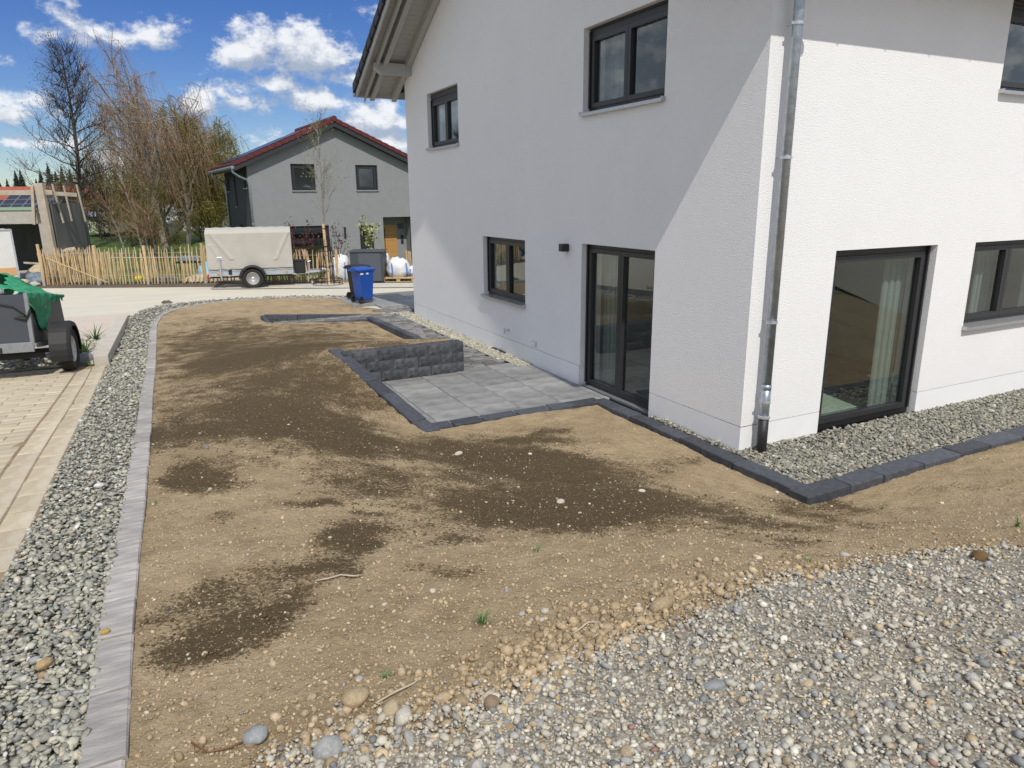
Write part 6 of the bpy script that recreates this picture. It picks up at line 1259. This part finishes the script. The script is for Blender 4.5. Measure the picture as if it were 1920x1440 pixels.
def rock(name, label, cat, x, y, s, colr, seed, flat=.6, rz=0, z=None, sink=.12):
    bm = bmesh.new(); bmesh.ops.create_icosphere(bm, subdivisions=3, radius=1)
    for q_ in bm.verts: q_.co *= 1 + .20 * mnoise.noise(q_.co * 1.3 + Vector((seed, 0, seed))) + .07 * mnoise.noise(q_.co * 3.3 + Vector((0, seed, 0)))
    bmesh.ops.scale(bm, vec=(s[0] / 2, s[1] / 2, s[0] * flat / 2), verts=bm.verts); me = bpy.data.meshes.new(name); bm.to_mesh(me); bm.free(); me.polygons.foreach_set('use_smooth', [True] * len(me.polygons))
    at = me.color_attributes.new('Col', 'FLOAT_COLOR', 'POINT'); at.data.foreach_set('color', np.tile(np.array([*colr, 1], np.float32), len(me.vertices))); me.materials.append(MT['pebble'] if cat == 'stone' else MT['clod']); o = bpy.data.objects.new(name, me); COL.objects.link(o)
    z0 = float(soil_z(np.array([x]), np.array([y]))[0]) if z is None else z; o.location = (x, y, z0 + s[0] * flat * (.5 - sink)); o.rotation_euler = (random.uniform(-.15, .15), random.uniform(-.15, .15), rz); return tag(o, label, cat, 'single stones on the soil and gravel')
rock('stone', 'large two-toned grey stone at the bottom edge of the photo', 'stone', -5.368, -3.575, (.10, .088), (.30, .30, .29), 3, .7, .4)
rock('stone', 'smooth pale oval pebble lying on brown clods', 'stone', -5.095, -3.535, (.085, .055), (.47, .44, .37), 5, .6, .9)
rock('stone', 'brown boulder-like stone left of the pale oval pebble', 'stone', -5.223, -3.358, (.10, .085), (.36, .275, .165), 8, .6, .2)
rock('stone', 'ochre stone touching the pale oval pebble', 'stone', -5.12, -3.47, (.075, .06), (.38, .30, .19), 9, .6, 1.2)
rock('stone', 'round grey stone at the left foot of the clods', 'stone', -5.576, -3.362, (.085, .075), (.26, .27, .27), 11, .6, .1)
rock('stone', 'dark brown stone at the middle of the soil edge', 'stone', -4.789, -3.627, (.06, .062), (.22, .16, .10), 14, .9, .3)
rock('soil_clod', 'long double lump of soil above the gravel right of centre', 'clod', -3.75, -3.29, (.14, .07), (.36, .28, .18), 17, .5, .15)
rock('soil_clod', 'dark overturned lump of soil by the white cobbles on the right', 'clod', -1.76, -3.60, (.11, .09), (.16, .10, .05), 19, .6, .5)
rock('stone', 'long flat dark grey stone in the gravel near the bottom right', 'stone', -4.0, -3.93, (.11, .05), (.24, .245, .25), 23, .35, -.1)
rock('stone', 'ochre pebble resting on the grey edging', 'stone', -6.09, -2.33, (.045, .03), (.38, .25, .08), 27, .5, .3, z=hz(-6.09, -2.33) + .025)
rock('stone', 'rust coloured stone among the slate chips', 'stone', -6.30, -2.50, (.07, .05), (.36, .26, .13), 29, .6, .8, z=hz(-6.3, -2.5) + .02)
rock('stone', 'white pebble among the slate chips', 'stone', -6.27, .2, (.07, .05), (.60, .60, .57), 31, .6, .4, z=hz(-6.27, .2) + .02)
rock('stone', 'grey rock between the trailer wheel and the kerb block', 'stone', -6.95, 8.2, (.30, .2), (.22, .23, .24), 33, .7, .4, z=.14)
rock('stone', 'flat pale stone on the terrace side of the damp patch', 'stone', -3.05, .95, (.10, .07), (.50, .46, .37), 37, .5, .4)
b = MB(); b.box((0, 0, 0), (.13, .05, .012), bev=.002); o = b.build('offcut', MT['white'], loc=(-6.29, 9.25, hz(-6.29, 9.25) + .03)); o.rotation_euler = (0, 0, .2); tag(o, 'small white offcut lying on the slate chips by the kerb block', 'offcut')
heap('dirt_heap', 'small dark clump of dirt on the pale street', 'dirt', (-5.5, 17.0, -.03), (.13, .09, .07), 'clod' if False else 'verge', 3, .5)
